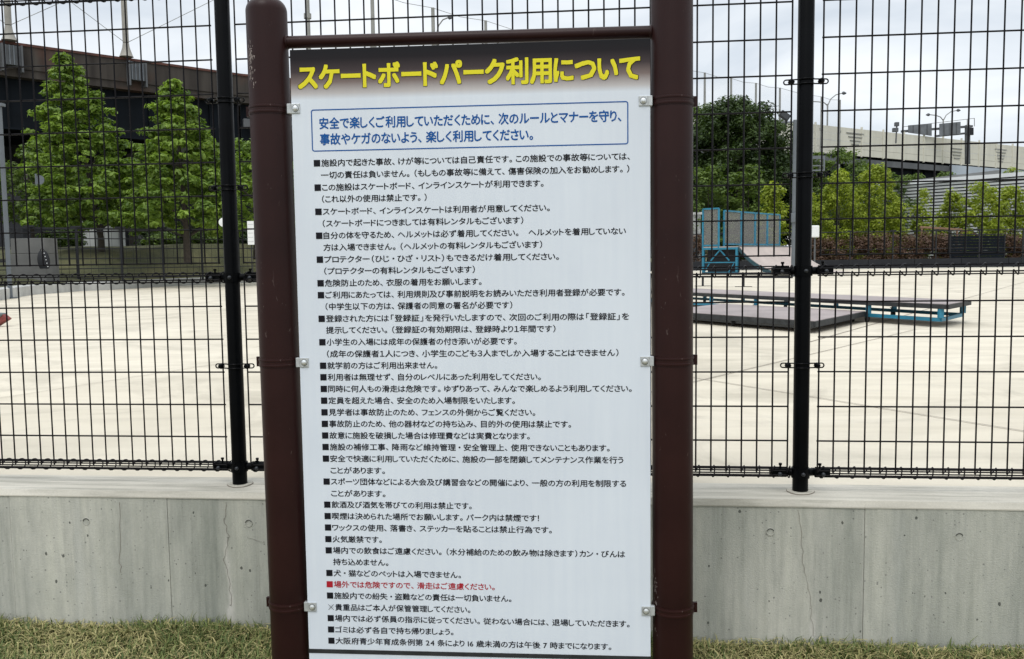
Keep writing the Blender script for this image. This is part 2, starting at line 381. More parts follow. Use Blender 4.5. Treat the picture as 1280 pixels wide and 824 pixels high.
# ------------------------------------------------------------------ grass strip in front of the wall
def leafmesh(name, Pts, tri, tint, mat):
    me = bpy.data.meshes.new(name); n = len(Pts); k = tri.shape[1]
    me.vertices.add(n); me.vertices.foreach_set('co', Pts.astype(np.float32).ravel())
    me.loops.add(tri.size); me.loops.foreach_set('vertex_index', tri.astype(np.int32).ravel())
    me.polygons.add(len(tri)); me.polygons.foreach_set('loop_start', np.arange(0, tri.size, k, dtype=np.int32))
    at = me.attributes.new('tint', 'FLOAT', 'POINT'); at.data.foreach_set('value', tint.astype(np.float32))
    me.materials.append(M[mat]); me.update(calc_edges=True); me.validate(); return me
def grass(name, n, u0, u1, y0, y1, hmin=.025, hmax=.07, wd=.0022, zmax=None):
    u = RNG.uniform(u0, u1, n); y = RNG.uniform(y0, y1, n)**1.0
    patch = np.sin(u*3.1+1)*np.cos(y*5+u*2)+np.sin(u*8.3+y*7)*.6+RNG.normal(0, .5, n)
    h = RNG.uniform(hmin, hmax, n)*(1+.35*np.clip(patch, -1, 1.5)); straw = RNG.random(n) < (.51-.16*patch)
    h = np.where(straw, h*.8, h)
    az = RNG.uniform(0, 2*PI, n); lean = np.where(straw, RNG.uniform(.8, 2.2, n), RNG.uniform(.15, 1.0, n))
    dx, dy = np.cos(az), np.sin(az); wx, wy = -dy*wd*RNG.uniform(.6, 1.3, n), dx*wd*RNG.uniform(.6, 1.3, n)
    base = np.stack([u, y, np.full(n, -.004)+RNG.uniform(0, .018, n)*straw], 1)
    mid = base+np.stack([dx*h*lean*.38, dy*h*lean*.38, h*.62], 1)
    bx = np.clip(lean, 0, 1.8); tip = base+np.stack([dx*h*bx*1.0, dy*h*bx*1.0, h*np.clip(1.05-.35*bx, .1, 1)], 1)
    W_ = np.stack([wx, wy, np.zeros(n)], 1)
    V = np.stack([base-W_, base+W_, mid+W_*.8, mid-W_*.8, tip], 1).reshape(-1, 3)
    V[:, 1] = np.minimum(V[:, 1], y1+.012)
    i = np.arange(n)*5
    T = np.concatenate([np.stack([i, i+1, i+2], 1), np.stack([i, i+2, i+3], 1), np.stack([i+3, i+2, i+4], 1)])
    c, s = math.cos(FY), math.sin(FY); V[:, 2] = V[:, 2]*.82+GZ; X = V[:, 0]*c+V[:, 1]*s; Y = FD-V[:, 0]*s+V[:, 1]*c
    tint = np.where(straw, RNG.uniform(.5, 1, n), RNG.uniform(0, .5, n))
    me = leafmesh(name, np.stack([X, Y, V[:, 2]], 1), T, np.repeat(tint, 5), 'grass'); return me
g1 = link('grass', grass('grass', 56000, -2.7, 2.1, -.85, -.115)); tag(g1, 'short green and straw coloured grass along the foot of the wall', 'grass', kind='stuff')
g2 = link('grass', grass('grass', 6500, -2.5, 2.0, -.19, -.112, .03, .075)); tag(g2, 'taller grass tufts right against the concrete wall', 'grass', kind='stuff')
g3 = link('grass', grass('grass', 26000, -3.0, 2.4, -2.6, -.85, .03, .07, .003)); tag(g3, 'patchy short grass below the noticeboard', 'grass', kind='stuff')

# ------------------------------------------------------------------ low concrete wall
WZ = PZ-.022
wall = thing('concrete_wall', 'low grey cast concrete wall under the black mesh fence', 'wall', (0, FD, 0), -FY)
uA, uB, uC = fence_uv(16, 700, -.10)[0], fence_uv(212, 700, -.10)[0], fence_uv(1080, 700, -.10)[0]
seams = [uA-1.8, uA-1.2, uA-.60, uA, uB, uB+.56, uB+1.14, uC-.60+.02, uC, uC+.9, uC+1.8, uC+2.7]
seams = [s_ for i, s_ in enumerate(seams)]
for i in range(len(seams)-1):
    proud = random.uniform(-.0012, .0012)
    obj('wall_panel', MB().box(seams[i]+.0005, seams[i+1]-.0005, -.10+proud, .10, -.15, WZ), 'wall', wall, bevel=.0012)
obj('joint_filler', MB().box(seams[0], seams[-1], -.096, .09, -.15, WZ-.003), 'joint', wall)
cop = MB()
for i in range(60):    # chamfered coping with a slightly wavering arris
    pass
cu = np.linspace(seams[0], seams[-1], 120); prev = None; V = []; Fc = []
for i, u_ in enumerate(cu):
    w1 = .0009*math.sin(u_*9)+random.uniform(-.0006, .0006); w2 = random.uniform(-.0006, .0006)
    V += [(u_, -.1035+w2, WZ-.001), (u_, -.1035+w2, WZ+.003), (u_, -.0935+w1, PZ), (u_, .115, PZ), (u_, .115, WZ-.001)]
for i in range(len(cu)-1):
    for k in range(5): Fc.append((i*5+k, (i+1)*5+k, (i+1)*5+(k+1) % 5, i*5+(k+1) % 5)[::-1])
obj('coping', MB().add(V, Fc), 'coping', wall)
# form-tie plugs
def hole(u_, z_, r=.0135):
    o = obj('form_tie_plug', MB().lathe([(r, 0), (r, -.0016), (r*.80, -.0020), (r*.78, -.0006), (.001, -.0006)], 24, (0,0,0), 'y'), 'wall', wall, True, loc=(u_, -.1005, z_))
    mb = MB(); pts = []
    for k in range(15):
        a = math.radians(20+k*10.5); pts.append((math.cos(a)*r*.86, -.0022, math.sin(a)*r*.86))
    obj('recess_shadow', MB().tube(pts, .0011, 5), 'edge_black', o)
for px, py in ((108,652),(311,654),(963,665),(1199,671)): hole(*fence_uv(px, py, -.10))
# hairline cracks: thin chipped grooves drawn as dark slivers standing on the face
def crack(path, wd, mat='joint'):
    mb = MB(); rnd = random.Random(3)
    pts = []
    for (xa, ya), (xb, yb) in zip(path[:-1], path[1:]):
        for k in range(5):
            t = k/5; pts.append(fence_uv(xa+(xb-xa)*t+rnd.uniform(-1.6, 1.6), ya+(yb-ya)*t, -.102))
    V = []; Fc = []
    for i, (u_, z_) in enumerate(pts):
        h = wd*rnd.uniform(.3, 1.4); V += [(u_-h, -.1022, z_), (u_+h, -.1022, z_), (u_+h, -.1012, z_), (u_-h, -.1012, z_)]
    for i in range(len(pts)-1):
        a = i*4; b = a+4
        Fc += [(a, a+1, b+1, b), (a+1, a+2, b+2, b+1), (a+3, a, b, b+3)]
    obj('crack', MB().add(V, Fc), mat, wall)
crack([(998,637),(1003,675),(1004,710),(1011,735),(1014,765),(1018,803)], .0004)
crack([(283,628),(281,650),(285,670),(280,700),(287,730),(290,765)], .0004)
crack([(310,672),(334,680)], .0005)
crack([(150,628),(150,700),(152,720)], .0004)
M['lime'] = simple('lime_deposit', (.52, .50, .46), .9, 0, .12, 40)
# grout rings at the post feet are children of the fence below

# ------------------------------------------------------------------ black mesh fence
SP_, SH = .0513, .11865; HU, HL = EYE+.832, EYE-.155; U0 = -.9591; PL, PR = -1.0085, .9859
fence = thing('mesh_fence', 'tall black welded wire mesh fence standing on the concrete wall', 'fence', (0, FD, 0), -FY)
CR = .0195; zc_m, zc_b, zc_t = EYE-.051, EYE-.741, EYE+.953
WR = .0029
DR = .018
def curl(zc, side, x0=0.0):
    """vertical wire bent round the tube; side=+1 starts from above (wire goes up from it), -1 from below"""
    pts = []
    for k in range(15):
        a = PI+side*math.radians(8+k*24)*-1
        pts.append((x0+DR*math.sin(min(PI, k*PI/14)), CR+CR*math.cos(a), zc+CR*math.sin(a)))
    return pts
# start angle: front (y=0).  lower panel wire: bottom curl, straight, top curl
def lower_wire():
    b = curl(zc_b, -1)[::-1]; t = curl(zc_m, 1)[::-1]
    mb = MB(); mb.tube([(x, y, z) for x, y, z in curl(zc_b, 1)][::-1], .0023, 6)
    mb.tube([(0, 0, zc_b+.004), (0, 0, zc_m-.006)], WR, 6, cap=True)
    mb.tube(curl(zc_m, -1), .0023, 6); return mb
def upper_wire():
    mb = MB(); mb.tube([(0, 0, HU-7*SH-.004), (0, 0, zc_t-.006)], WR, 6); mb.tube(curl(zc_t, -1), .0023, 6); return mb

def hmesh(n, L, r=.0030):
    return MB().tube([(0, 0, 0), (L*.33, 0, -.0006), (L*.66, 0, -.0004), (L, 0, 0)], r, 6).mesh('horizontal_wire', M['wire'], True)
panels = [(U0-.0915-37*SP_, 37), (U0, 37), (U0+37*SP_+.1003, 37)]
for pi, (x0, n) in enumerate(panels):
    DR = (.014, .018, .034)[pi]
    me_low = lower_wire().mesh('vertical_wire', M['wire'], True); me_up = upper_wire().mesh('vertical_wire', M['wire'], True)
    L = n*SP_; hm = hmesh(n, L+.006)
    for nm, rows, rolls, vm in (('lower', [HL-i*SH for i in range(5)], [zc_m, zc_b], me_low), ('upper', [HU-i*SH for i in range(8)], [zc_t], me_up)):
        mb = MB()
        for zc in rolls:
            for k in range(6):
                a = math.radians(30+k*60); r_ = CR-.0035
                mb.tube([(-.003, CR+r_*math.cos(a), zc+r_*math.sin(a)), (L+.003, CR+r_*math.cos(a), zc+r_*math.sin(a))], .0025, 6)
        pn = obj('mesh_panel', mb, 'wire', fence, True, loc=(x0, 0, 0))
        for k in range(n+1):
            link('vertical_wire', vm, pn, (k*SP_, random.uniform(-.0006, .0006), 0))
        for z_ in rows:
            link('horizontal_wire', hm, pn, (-.003, .0042, z_+random.uniform(-.0006, .0006)))
# posts with their clamps
PRAD = .0262
def hook():
    mb = MB()                                             # wire hook wrapped round the post with a long eye each side
    for s_ in (-1, 1):
        L = []
        for k in range(9): a = -PI/2+PI*k/8; L.append((s_*(.064+.0075*math.cos(a)), -.006, .0075*math.sin(a)))
        L = [(s_*.026, -.012, -.0075)]+L+[(s_*.026, -.012, .0075)]
        mb.tube(L, .0024, 6)
    for dz in (-.0075, .0075):
        mb.tube([(-.026, -.012, dz)]+[(math.cos(a)*(PRAD+.003), -math.sin(a)*(PRAD+.003), dz) for a in np.linspace(PI*.85, PI*.15, 9)]+[(.026, -.012, dz)], .0024, 6)
    return mb
def nut(): return MB().lathe([(.001, -.0145), (.006, -.0145), (.0085, -.011), (.0085, -.004), (.0105, -.004), (.0105, .006), (.001, .006)], 8, (0,0,0), 'y')
def joint_clamp():
    mb = MB()                                             # collar round the post with arms to the rolled edges
    mb.lathe([(PRAD+.001, -.017), (PRAD+.0045, -.017), (PRAD+.0045, .017), (PRAD+.001, .017)], 24)
    for s_ in (-1, 1):
        mb.tube([(s_*.024, .004, 0), (s_*.044, .012, 0)], .0135, 10)
        mb.tube([(s_*.040, CR-.004, 0), (s_*.100, CR-.004, 0)], CR-.006, 14)
        mb.box(min(s_*.046, s_*.098), max(s_*.046, s_*.098), -.0065, .002, -.013, .014)
        mb.tube([(s_*.066, .006, .008), (s_*.066, .006, .029)], .0036, 8)
        mb.tube([(s_*.066, .006, .024), (s_*.066, .006, .031)], .0058, 8)
    return mb
def dome(r=.0072): return MB().lathe([(r, 0), (r, -.002), (r*.85, -.005), (r*.45, -.007), (.0005, -.0075)], 14, (0,0,0), 'y')
hook_me = hook().mesh('hook_clamp', M['black_coat'], True); nut_me = nut().mesh('nut', M['black_coat'], True)
jc_me = joint_clamp().mesh('joint_clamp', M['black_coat'], True); dome_me = dome().mesh('bolt_head', M['bolt_dark'], True)
hooks_z = [fence_uv(1008, 102)[1], fence_uv(1007, 219)[1], fence_uv(1003, 457)[1]]
post_me = MB().lathe([(PRAD, PZ+.002), (PRAD, EYE+1.10), (PRAD*.8, EYE+1.115), (.002, EYE+1.12)], 32).mesh('post', M['black_coat'], True)
for pu in (PL-1.9941, PL, PR, PR+1.9941):
    po = link('post', post_me, fence, (pu, .012, 0))
    gr = MB(); V = []
    for k in range(30):
        a = 2*PI*k/30; rr = .045*(1+.05*math.sin(3*a+pu)+random.uniform(-.02, .02)); V.append((rr*math.cos(a), rr*math.sin(a)*1.0, PZ+.002))
    gr.add(V+[(PRAD*math.cos(2*PI*k/30), PRAD*math.sin(2*PI*k/30), PZ+.005) for k in range(30)]+[(x*.97, y*.97, PZ+.0045) for x, y, z in V],
           [(k, (k+1) % 30, 60+(k+1) % 30, 60+k) for k in range(30)]+[(60+k, 60+(k+1) % 30, 30+(k+1) % 30, 30+k) for k in range(30)])
    link('grout_ring', gr.mesh('grout_ring', M['coping'], True), po)
    mbk = MB().tube([(x*1.005, y*1.005, PZ+.002) for x, y, z in V], .0011, 5, closed=True); link('grout_edge', mbk.mesh('grout_edge', M['joint'], True), po)
    for hz in hooks_z:
        link('hook_clamp', hook_me, po, (0, 0, hz))
        for s_ in (-1, 1): link('nut', nut_me, po, (s_*.048, -.012, hz))
    for jz in (zc_m, zc_b):
        link('joint_clamp', jc_me, po, (0, 0, jz))
        link('bolt_head', dome_me, po, (.003, -PRAD-.004, jz))
        for s_ in (-1, 1): link('bolt_head', dome_me, po, (s_*.072, -.0185, jz-.002))

# ------------------------------------------------------------------ the notice board
sign = thing('notice_board', 'large Japanese rules notice board between two brown posts', 'sign', (0, SD, 0), -SY)
uL = .5*(sign_uv(362,63)[0]+sign_uv(387,813)[0]); uR = .5*(sign_uv(811.5,47.5)[0]+sign_uv(814.5,822)[0]); zT, zB = EYE+.5875, EYE-1.1295
header_lo = sign_uv(367, 126)[1]
M['panel'] = panel_mat(header_lo, zT)
pan = obj('sign_panel', MB().box(uL, uR, -.003, .0, zB, zT), 'panel', sign, bevel=.0012)
TH = .0010
back = obj('back_frame', MB().box(uL+.02, uR-.02, .0, .022, zB+.02, zT-.02), 'galv', pan, bevel=.002)
# board below, only its upper edge is in view
p2 = obj('lower_panel', MB().box(uL, uR, -.003, 0, zB-.45, zB-.011), M['panel'], sign, bevel=.001)
obj('edge_strip', MB().box(uL-.001, uR+.001, -.0042, .004, zB-.0115, zB-.0005), 'edge_black', sign)
# brown posts
rp = .0568; PYO = .030
AX = [(sign_uv(*a, PYO), sign_uv(*b, PYO)) for a, b in (((333.2,20),(363.8,800)), ((839.7,20),(841,800)))]   # two points on each post's axis
def axis_u(i, z): (u1, z1), (u2, z2) = AX[i]; return u2+(u1-u2)*(z-z2)/(z1-z2)
PU = (axis_u(0, 0), axis_u(1, 0))
zpl = sign_uv(333, -5)[1]
for i, pu in enumerate(PU):
    top = zpl+.0
    prof = [(rp, -.2), (rp, top-.036)]+[(rp*math.cos(a)**.75, top-.036+.040*math.sin(a)) for a in np.linspace(.15, 1.5, 9)]
    po = obj('post', MB().lathe(prof, 48), 'brown', sign, True, loc=(pu, PYO, 0)); po.rotation_euler = (0, math.atan(axis_u(i, 1)-axis_u(i, 0)), 0)
    tag(po, ('left brown post with pale scuffs near its top', 'right brown post')[i])
    sg = (1, -1)[i]
    ys = ((370,136),(381,453),(391,758)) if i == 0 else ((804,126.5),(806,451.5),(807.5,763))
    for bx, by in ys:
        bu, bz = sign_uv(bx, by)
        band = MB()
        for dz in (-.0072, .0072): band.lathe([(rp, dz-.004), (rp+.0028, dz-.003), (rp+.0034, dz), (rp+.0028, dz+.003), (rp, dz+.004)], 48)
        band.lathe([(rp, -.013), (rp+.0016, -.013), (rp+.0016, .013), (rp, .013)], 48)
        band.box(-sg*(rp+.012), -sg*(rp-.004), -.004, .006, -.014, .014) if sg < 0 else band.box(-(rp+.012), -(rp-.004), -.004, .006, -.014, .014)
        bd = obj('pipe_band', band, 'brown', po, True, loc=(0, 0, bz))
        lx = bu-pu; tabw = .0125
        tb = MB().box(-tabw, tabw, -.0025, 0, -.0135, .0135)
        tb.box(min(-sg*tabw, -sg*(tabw+.012)), max(-sg*tabw, -sg*(tabw+.012)), -.0025, .012, -.0135, .0135)
        tbo = obj('fixing_tab', tb, 'galv', sign, bevel=.003, loc=(bu, -.0035, bz))
        obj('bolt', MB().lathe([(.0082, 0), (.0082, -.0012), (.0064, -.0015), (.0064, -.0048), (.0048, -.0058), (.0005, -.0060)], 16, (0,0,0), 'y'), 'bolt', tbo, True, loc=(0, -.0025, 0))
        obj('washer_gap', MB().lathe([(.0094, 0), (.0094, -.0008), (.0006, -.0008)], 20, (0,0,0), 'y'), 'grey_dark', tbo, True, loc=(0, -.0025, 0))
zb0, zb1 = sign_uv(357, 49.8)[1], sign_uv(812, 36.8)[1]
obj('crossbar', MB().tube([(axis_u(0, zb0)+rp*.8, PYO, zb0), (axis_u(1, zb1)-rp*.8, PYO, zb1)], .0172, 24), 'brown', sign, True)
for s_, pu in ((1, axis_u(0, zb0)), (-1, axis_u(1, zb1))):
    obj('weld_collar', MB().lathe([(.0185, -.004), (.0205, 0), (.0185, .004)], 24, (pu+s_*(rp-.001), PYO, zb0 if s_ > 0 else zb1), 'x'), 'brown', sign, True)

# chipped pale scuffs on the posts
def scuffs(name, ip, spots, label):
    mb = MB(); rnd = random.Random(5)
    for (px, py, sx, sy, n) in spots:
        for k in range(n):
            x_ = px+rnd.gauss(0, sx); y_ = py+rnd.gauss(0, sy); u_, z_ = sign_uv(x_, y_); pu = axis_u(ip, z_); a = math.asin(max(-.97, min(.97, (u_-pu)/rp)))
            hw, hh = rnd.uniform(.0005, .0022)/rp, rnd.uniform(.0008, .0055); R2 = rp+.0004
            q = [(a-hw, z_-hh), (a+hw*.4, z_-hh*.7), (a+hw, z_+hh), (a-hw*.5, z_+hh*.8)]
            mb.add([(pu+R2*math.sin(t_), PYO-R2*math.cos(t_), zz_) for t_, zz_ in q], [(0,1,2,3)])
    o = obj(name, mb, 'scuff', sign); o['label'] = label
M['scuff'] = simple('pale_scuff', (.30, .25, .23), .8, 0, .3, 60)
scuffs('paint_scuff', 0, ((315, 66, 2.0, 6, 26), (317, 73, 2.5, 2, 14), (317, 92, 2.2, 5, 20), (321, 108, 1, 4, 4)), 'pale scuffs near the top of the left post')
scuffs('paint_scuff', 1, ((819, 733, 1.4, 9, 16), (820, 752, 1, 6, 8), (819, 790, 1.2, 5, 6)), 'pale scuffs low on the right post')

# lettering ---------------------------------------------------------------
_fc = bpy.data.curves.new('glyph', 'FONT'); _fc.resolution_u = 2
_fo = bpy.data.objects.new('glyph', _fc); COL.objects.link(_fo); _cache = {}
def glyph(ch, off):
    k = (ch, off)
    if k not in _cache:
        _fc.body = ch; _fc.offset = off
        dg = bpy.context.evaluated_depsgraph_get(); dg.update()
        m = bpy.data.meshes.new_from_object(_fo.evaluated_get(dg))
        n = len(m.vertices)
        if n == 0: _cache[k] = None
        else:
            V = np.empty(n*3); m.vertices.foreach_get('co', V)
            _cache[k] = (V.reshape(-1, 3), [tuple(p.vertices) for p in m.polygons])
        bpy.data.meshes.remove(m)
    return _cache[k]
KANA = set(chr(c) for c in range(0x3041, 0x30FF))
def layout(text, off, mono=False):
    """list of (verts, faces, x) with proportional Japanese spacing; glyph ink boxes"""
    out = []; x = 0
    for ch in text:
        if ch in '　': x += .75; continue
        if ch == ' ': x += .28; continue
        g = glyph(ch, off)
        if g is None: x += .5; continue
        V, Fc = g; x0, x1 = V[:, 0].min(), V[:, 0].max(); ink = x1-x0
        if ch in '、。': lead, trail = .05, .42
        elif ch in '（「': lead, trail = (.22, .09)
        elif ch in '）」': lead, trail = (.09, .22)
        elif ch in '・': lead, trail = .33, .33
        elif ch in '！': lead, trail = .12, .2
        elif ch == 'ー': lead, trail = .06, .06
        elif ch in '0123456789１２３４５６７': lead, trail = .07, .07
        elif ch in KANA: lead = trail = max(.055, (.93-ink)*.22)
        else: lead = trail = (1-ink)/2
        out.append((V, Fc, x+lead-x0)); x += lead+ink+trail
    return out
def put_text(text, ul, ur, z, em, y, bold, mat, parent, name='text_line', bullet=None):
    L = layout(text, 0.0)
    a = L[0][0][:, 0].min()+L[0][2]; b = L[-1][0][:, 0].max()+L[-1][2]; sc = (ur-ul)/(b-a)
    V = []; Fc = []; o = 0
    ks = ((-1, 0), (1, 0), (0, -1), (0, 1)) if bold < .03 else [(a_, b_) for a_ in (-1, 0, 1) for b_ in (-1, 0, 1)]
    for kx, kz in ks:                   # heavier strokes: the glyph laid down several times, each a hair above the last
        for v, f, x in L:
            vv = np.stack([ul+(v[:, 0]+x-a+kx*bold)*sc, np.full(len(v), y), z+(v[:, 1]-.37+kz*bold)*em], 1); V.append(vv)
            Fc += [tuple(i+o for i in q) for q in f]; o += len(v)
        y -= .00005
    V = np.concatenate(V).tolist()
    if bullet:
        x0, x1, h = bullet; Fc.append((o, o+1, o+2, o+3)); V += [(x0, y, z-h/2), (x1, y, z-h/2), (x1, y, z+h/2), (x0, y, z+h/2)]
    me = bpy.data.meshes.new(name); me.from_pydata(V, [], Fc); me.materials.append(M[mat]); me.update()
    return link(name, me, parent)
LINES = [
('■施設内で起きた事故、けが等については自己責任です。この施設での事故等については、',391.3,203.7,787.2,195.8),
('一切の責任は負いません。（もしもの事故等に備えて、傷害保険の加入をお勧めします。）',401.5,218.7,786.5,211.4),
('■この施設はスケートボード、インラインスケートが利用できます。',392.5,234,679.4,230.2),
('（これ以外の使用は禁止です。）',403.2,248.4,533.5,247),
('■スケートボード、インラインスケートは利用者が用意してください。',393.7,264.4,687.1,260.8),
('（スケートボードにつきましては有料レンタルもございます）',404,279.3,654.1,276.2),
('■自分の体を守るため、ヘルメットは必ず着用してください。　ヘルメットを着用していない',394.8,294.6,782.2,289.6),
('方は入場できません。（ヘルメットの有料レンタルもございます）',405,309.2,677.7,306.3),
('■プロテクター（ひじ・ひざ・リスト）もできるだけ着用してください。',395.8,324.3,698.6,321.5),
('（プロテクターの有料レンタルもございます）',406.1,338.7,593.7,337.3),
('■危険防止のため、衣服の着用をお願いします。',396.8,354,602,352.3),
('■ご利用にあたっては、利用規則及び事前説明をお読みいただき利用者登録が必要です。',397.4,368.8,780.5,365.7),
('（中学生以下の方は、保護者の同意の署名が必要です）',408,383,640.4,381.2),
('■登録された方には「登録証」を発行いたしますので、次回のご利用の際は「登録証」を',398.4,398.5,786,395.8),
('提示してください。（登録証の有効期限は、登録時より１年間です）',408.4,412.6,694.3,410.7),
('■小学生の入場には成年の保護者の付き添いが必要です。',399.3,427.9,645.9,426.2),
('（成年の保護者１人につき、小学生のこども３人までしか入場することはできません）',409.7,442.5,773,441),
('■就学前の方はご利用出来ません。',400.3,457,546.7,456.7),
('■利用者は無理せず、自分のレベルにあった利用をしてください。',400.8,471.6,676,470.3),
('■同時に何人もの滑走は危険です。ゆずりあって、みんなで楽しめるよう利用してください。',401.3,486.2,789.4,485),
('■定員を超えた場合、安全のため入場制限をいたします。',401.8,501,643.6,500),
('■見学者は事故防止のため、フェンスの外側からご覧ください。',402.3,515.5,669,515),
('■事故防止のため、他の器材などの持ち込み、目的外の使用は禁止です。',402.9,530.2,713.8,529.2),
('■故意に施設を破損した場合は修理費などは実費となります。',403.2,544.7,662.2,544.2),
('■施設の補修工事、降雨など維持管理・安全管理上、使用できないこともあります。',403.5,559,761.9,559),
('■安全で快適に利用していただくために、施設の一部を閉鎖してメンテナンス作業を行う',404,573.4,779,574.3),
('ことがあります。',414.4,588,481.4,588.4),
('■スポーツ団体などによる大会及び講習会などの開催により、一般の方の利用を制限する',404.9,602.1,782.5,603.5),
('ことがあります。',415.2,616.8,482,617),
('■飲酒及び酒気を帯びての利用は禁止です。',405.8,630.8,589.7,631.5),
('■喫煙は決められた場所でお願いします。パーク内は禁煙です！',406.3,645.3,673.7,646.8),
('■ワックスの使用、落書き、ステッカーを貼ることは禁止行為です。',406.8,659.5,689.7,661.6),
('■火気厳禁です。',407.3,673.8,477.5,674.3),
('■場内での飲食はご遠慮ください。（水分補給のための飲み物は除きます）カン・びんは',407.8,687.9,781.1,692),
('持ち込めません。',417.5,702.1,485.7,703.2),
('■犬・猫などのペットは入場できません。',408.9,716.1,576.3,717.8),
('■場外では危険ですので、滑走はご遠慮ください。',409.4,730.4,618.4,732.6),
('■施設内での紛失・盗難などの責任は一切負いません。',409.9,744.7,639.3,747),
('※貴重品はご本人が保管管理してください。',410.4,759,588,761.6),
('■場内では必ず係員の指示に従ってください。従わない場合には、退場していただきます。',410.6,772.8,786.8,778.5),
('■ゴミは必ず各自で持ち帰りましょう。',411.1,786.9,566.9,788.8),
('■大阪府青少年育成条例第 24 条により 16 歳未満の方は午後 7 時までになります。',411.5,801.2,764,806.9)]
YT = -.0035
ub = []; ui = []
for t_, xl, yl, xr, yr in LINES:
    u_, _ = sign_uv(xl, yl)
    (ub if t_[0] == '■' else ui).append(u_)
UB, UI = sum(ub)/len(ub), sum(ui)/len(ui)
EM = .0213; BW = .0183
zs = [.5*(sign_uv(xl, yl)[1]+sign_uv(xr, yr)[1]) for _, xl, yl, xr, yr in LINES]
kk = np.polyfit(np.arange(len(zs)), zs, 2); zs = [.5*z+.5*float(np.polyval(kk, i)) for i, z in enumerate(zs)]
def kome(cu_, cz_, h):                  # the reference mark: a thin cross with four dots
    mb = MB(); w_ = .0006
    for s_ in (-1, 1):
        mb.add([(cu_-h-w_, YT, cz_-s_*h), (cu_-h+w_, YT-.0001*s_, cz_-s_*h-w_*s_), (cu_+h+w_, YT-.0001*s_, cz_+s_*h), (cu_+h-w_, YT, cz_+s_*h+w_*s_)], [(0,1,2,3)])
    for dx, dz in ((1,0), (-1,0), (0,1), (0,-1)):
        x, z = cu_+dx*h*.72, cz_+dz*h*.72; mb.add([(x-.0011, YT, z), (x, YT, z-.0011), (x+.0011, YT, z), (x, YT, z+.0011)], [(0,1,2,3)])
    obj('reference_mark', mb, 'ink_black', pan)
for (t_, xl, yl, xr, yr), z_ in zip(LINES, zs):
    ur = sign_uv(xr, yr)[0]; mt = 'ink_red' if '滑走はご遠慮' in t_ else 'ink_black'
    if t_[0] == '■': o_ = put_text(t_[1:], UB+BW+.0035, ur, z_, EM, YT, .019, mt, pan, bullet=(UB, UB+BW, BW))
    elif t_[0] == '※':
        u0_ = sign_uv(xl, yl)[0]; kome(u0_+.0092, z_, .0078); o_ = put_text(t_[1:], u0_+.0215, ur, z_, EM, YT, .019, mt, pan)
    else: o_ = put_text(t_, sign_uv(xl, yl)[0]*.5+.5*(UI if t_[0] != '※' else sign_uv(xl, yl)[0]), ur, z_, EM, YT, .019, mt, pan)
    if mt == 'ink_red': o_['label'] = 'red line of Japanese lettering'
tl, tr = sign_uv(373.9, 97.3), sign_uv(799, 85.5)
put_text('スケートボードパーク利用について', tl[0], tr[0], .5*(tl[1]+tr[1])+.0005, .0735, YT-.0008, .033, 'ink_yellow', pan, 'title_lettering')['label'] = 'bold yellow Japanese title'
M['ink_shadow'] = flat('black_outline_ink', (.010, .009, .010))
put_text('スケートボードパーク利用について', tl[0]-.0012, tr[0]+.0012, .5*(tl[1]+tr[1])+.0005, .0735, YT, .046, 'ink_shadow', pan, 'title_outline')
a_, b_ = sign_uv(399.7, 153.6), sign_uv(776.3, 146.5)
put_text('安全で楽しくご利用していただくために、次のルールとマナーを守り、', a_[0], b_[0], .5*(a_[1]+b_[1]), .0335, YT, .026, 'ink_blue', pan, 'blue_lettering')
a_, b_ = sign_uv(400.6, 173.8), sign_uv(666.2, 169.4)
put_text('事故やケガのないよう、楽しく利用してください。', a_[0], b_[0], .5*(a_[1]+b_[1]), .0335, YT, .026, 'ink_blue', pan, 'blue_lettering')
fl = .5*(sign_uv(388.6,137)[0]+sign_uv(390.8,189)[0]); fr = .5*(sign_uv(785.3,127)[0]+sign_uv(785.5,181)[0])
ft = .5*(sign_uv(388.6,137)[1]+sign_uv(785,127)[1]); fb = .5*(sign_uv(390.8,189.5)[1]+sign_uv(785.5,181.2)[1])
V = []; rr, tw = .007, .0031
for r_ in (0, 1):
    for cx, cz, a0_ in ((fr-rr, ft-rr, 0), (fl+rr, ft-rr, 90), (fl+rr, fb+rr, 180), (fr-rr, fb+rr, 270)):
        for k in range(5):
            a = math.radians(a0_+k*22.5); q = rr-r_*tw; V.append((cx+q*math.cos(a), YT, cz+q*math.sin(a)))
obj('blue_frame', MB().add(V, [(k, (k+1) % 20, 20+(k+1) % 20, 20+k)[::-1] for k in range(20)]), 'ink_blue', pan)
bpy.data.objects.remove(_fo)

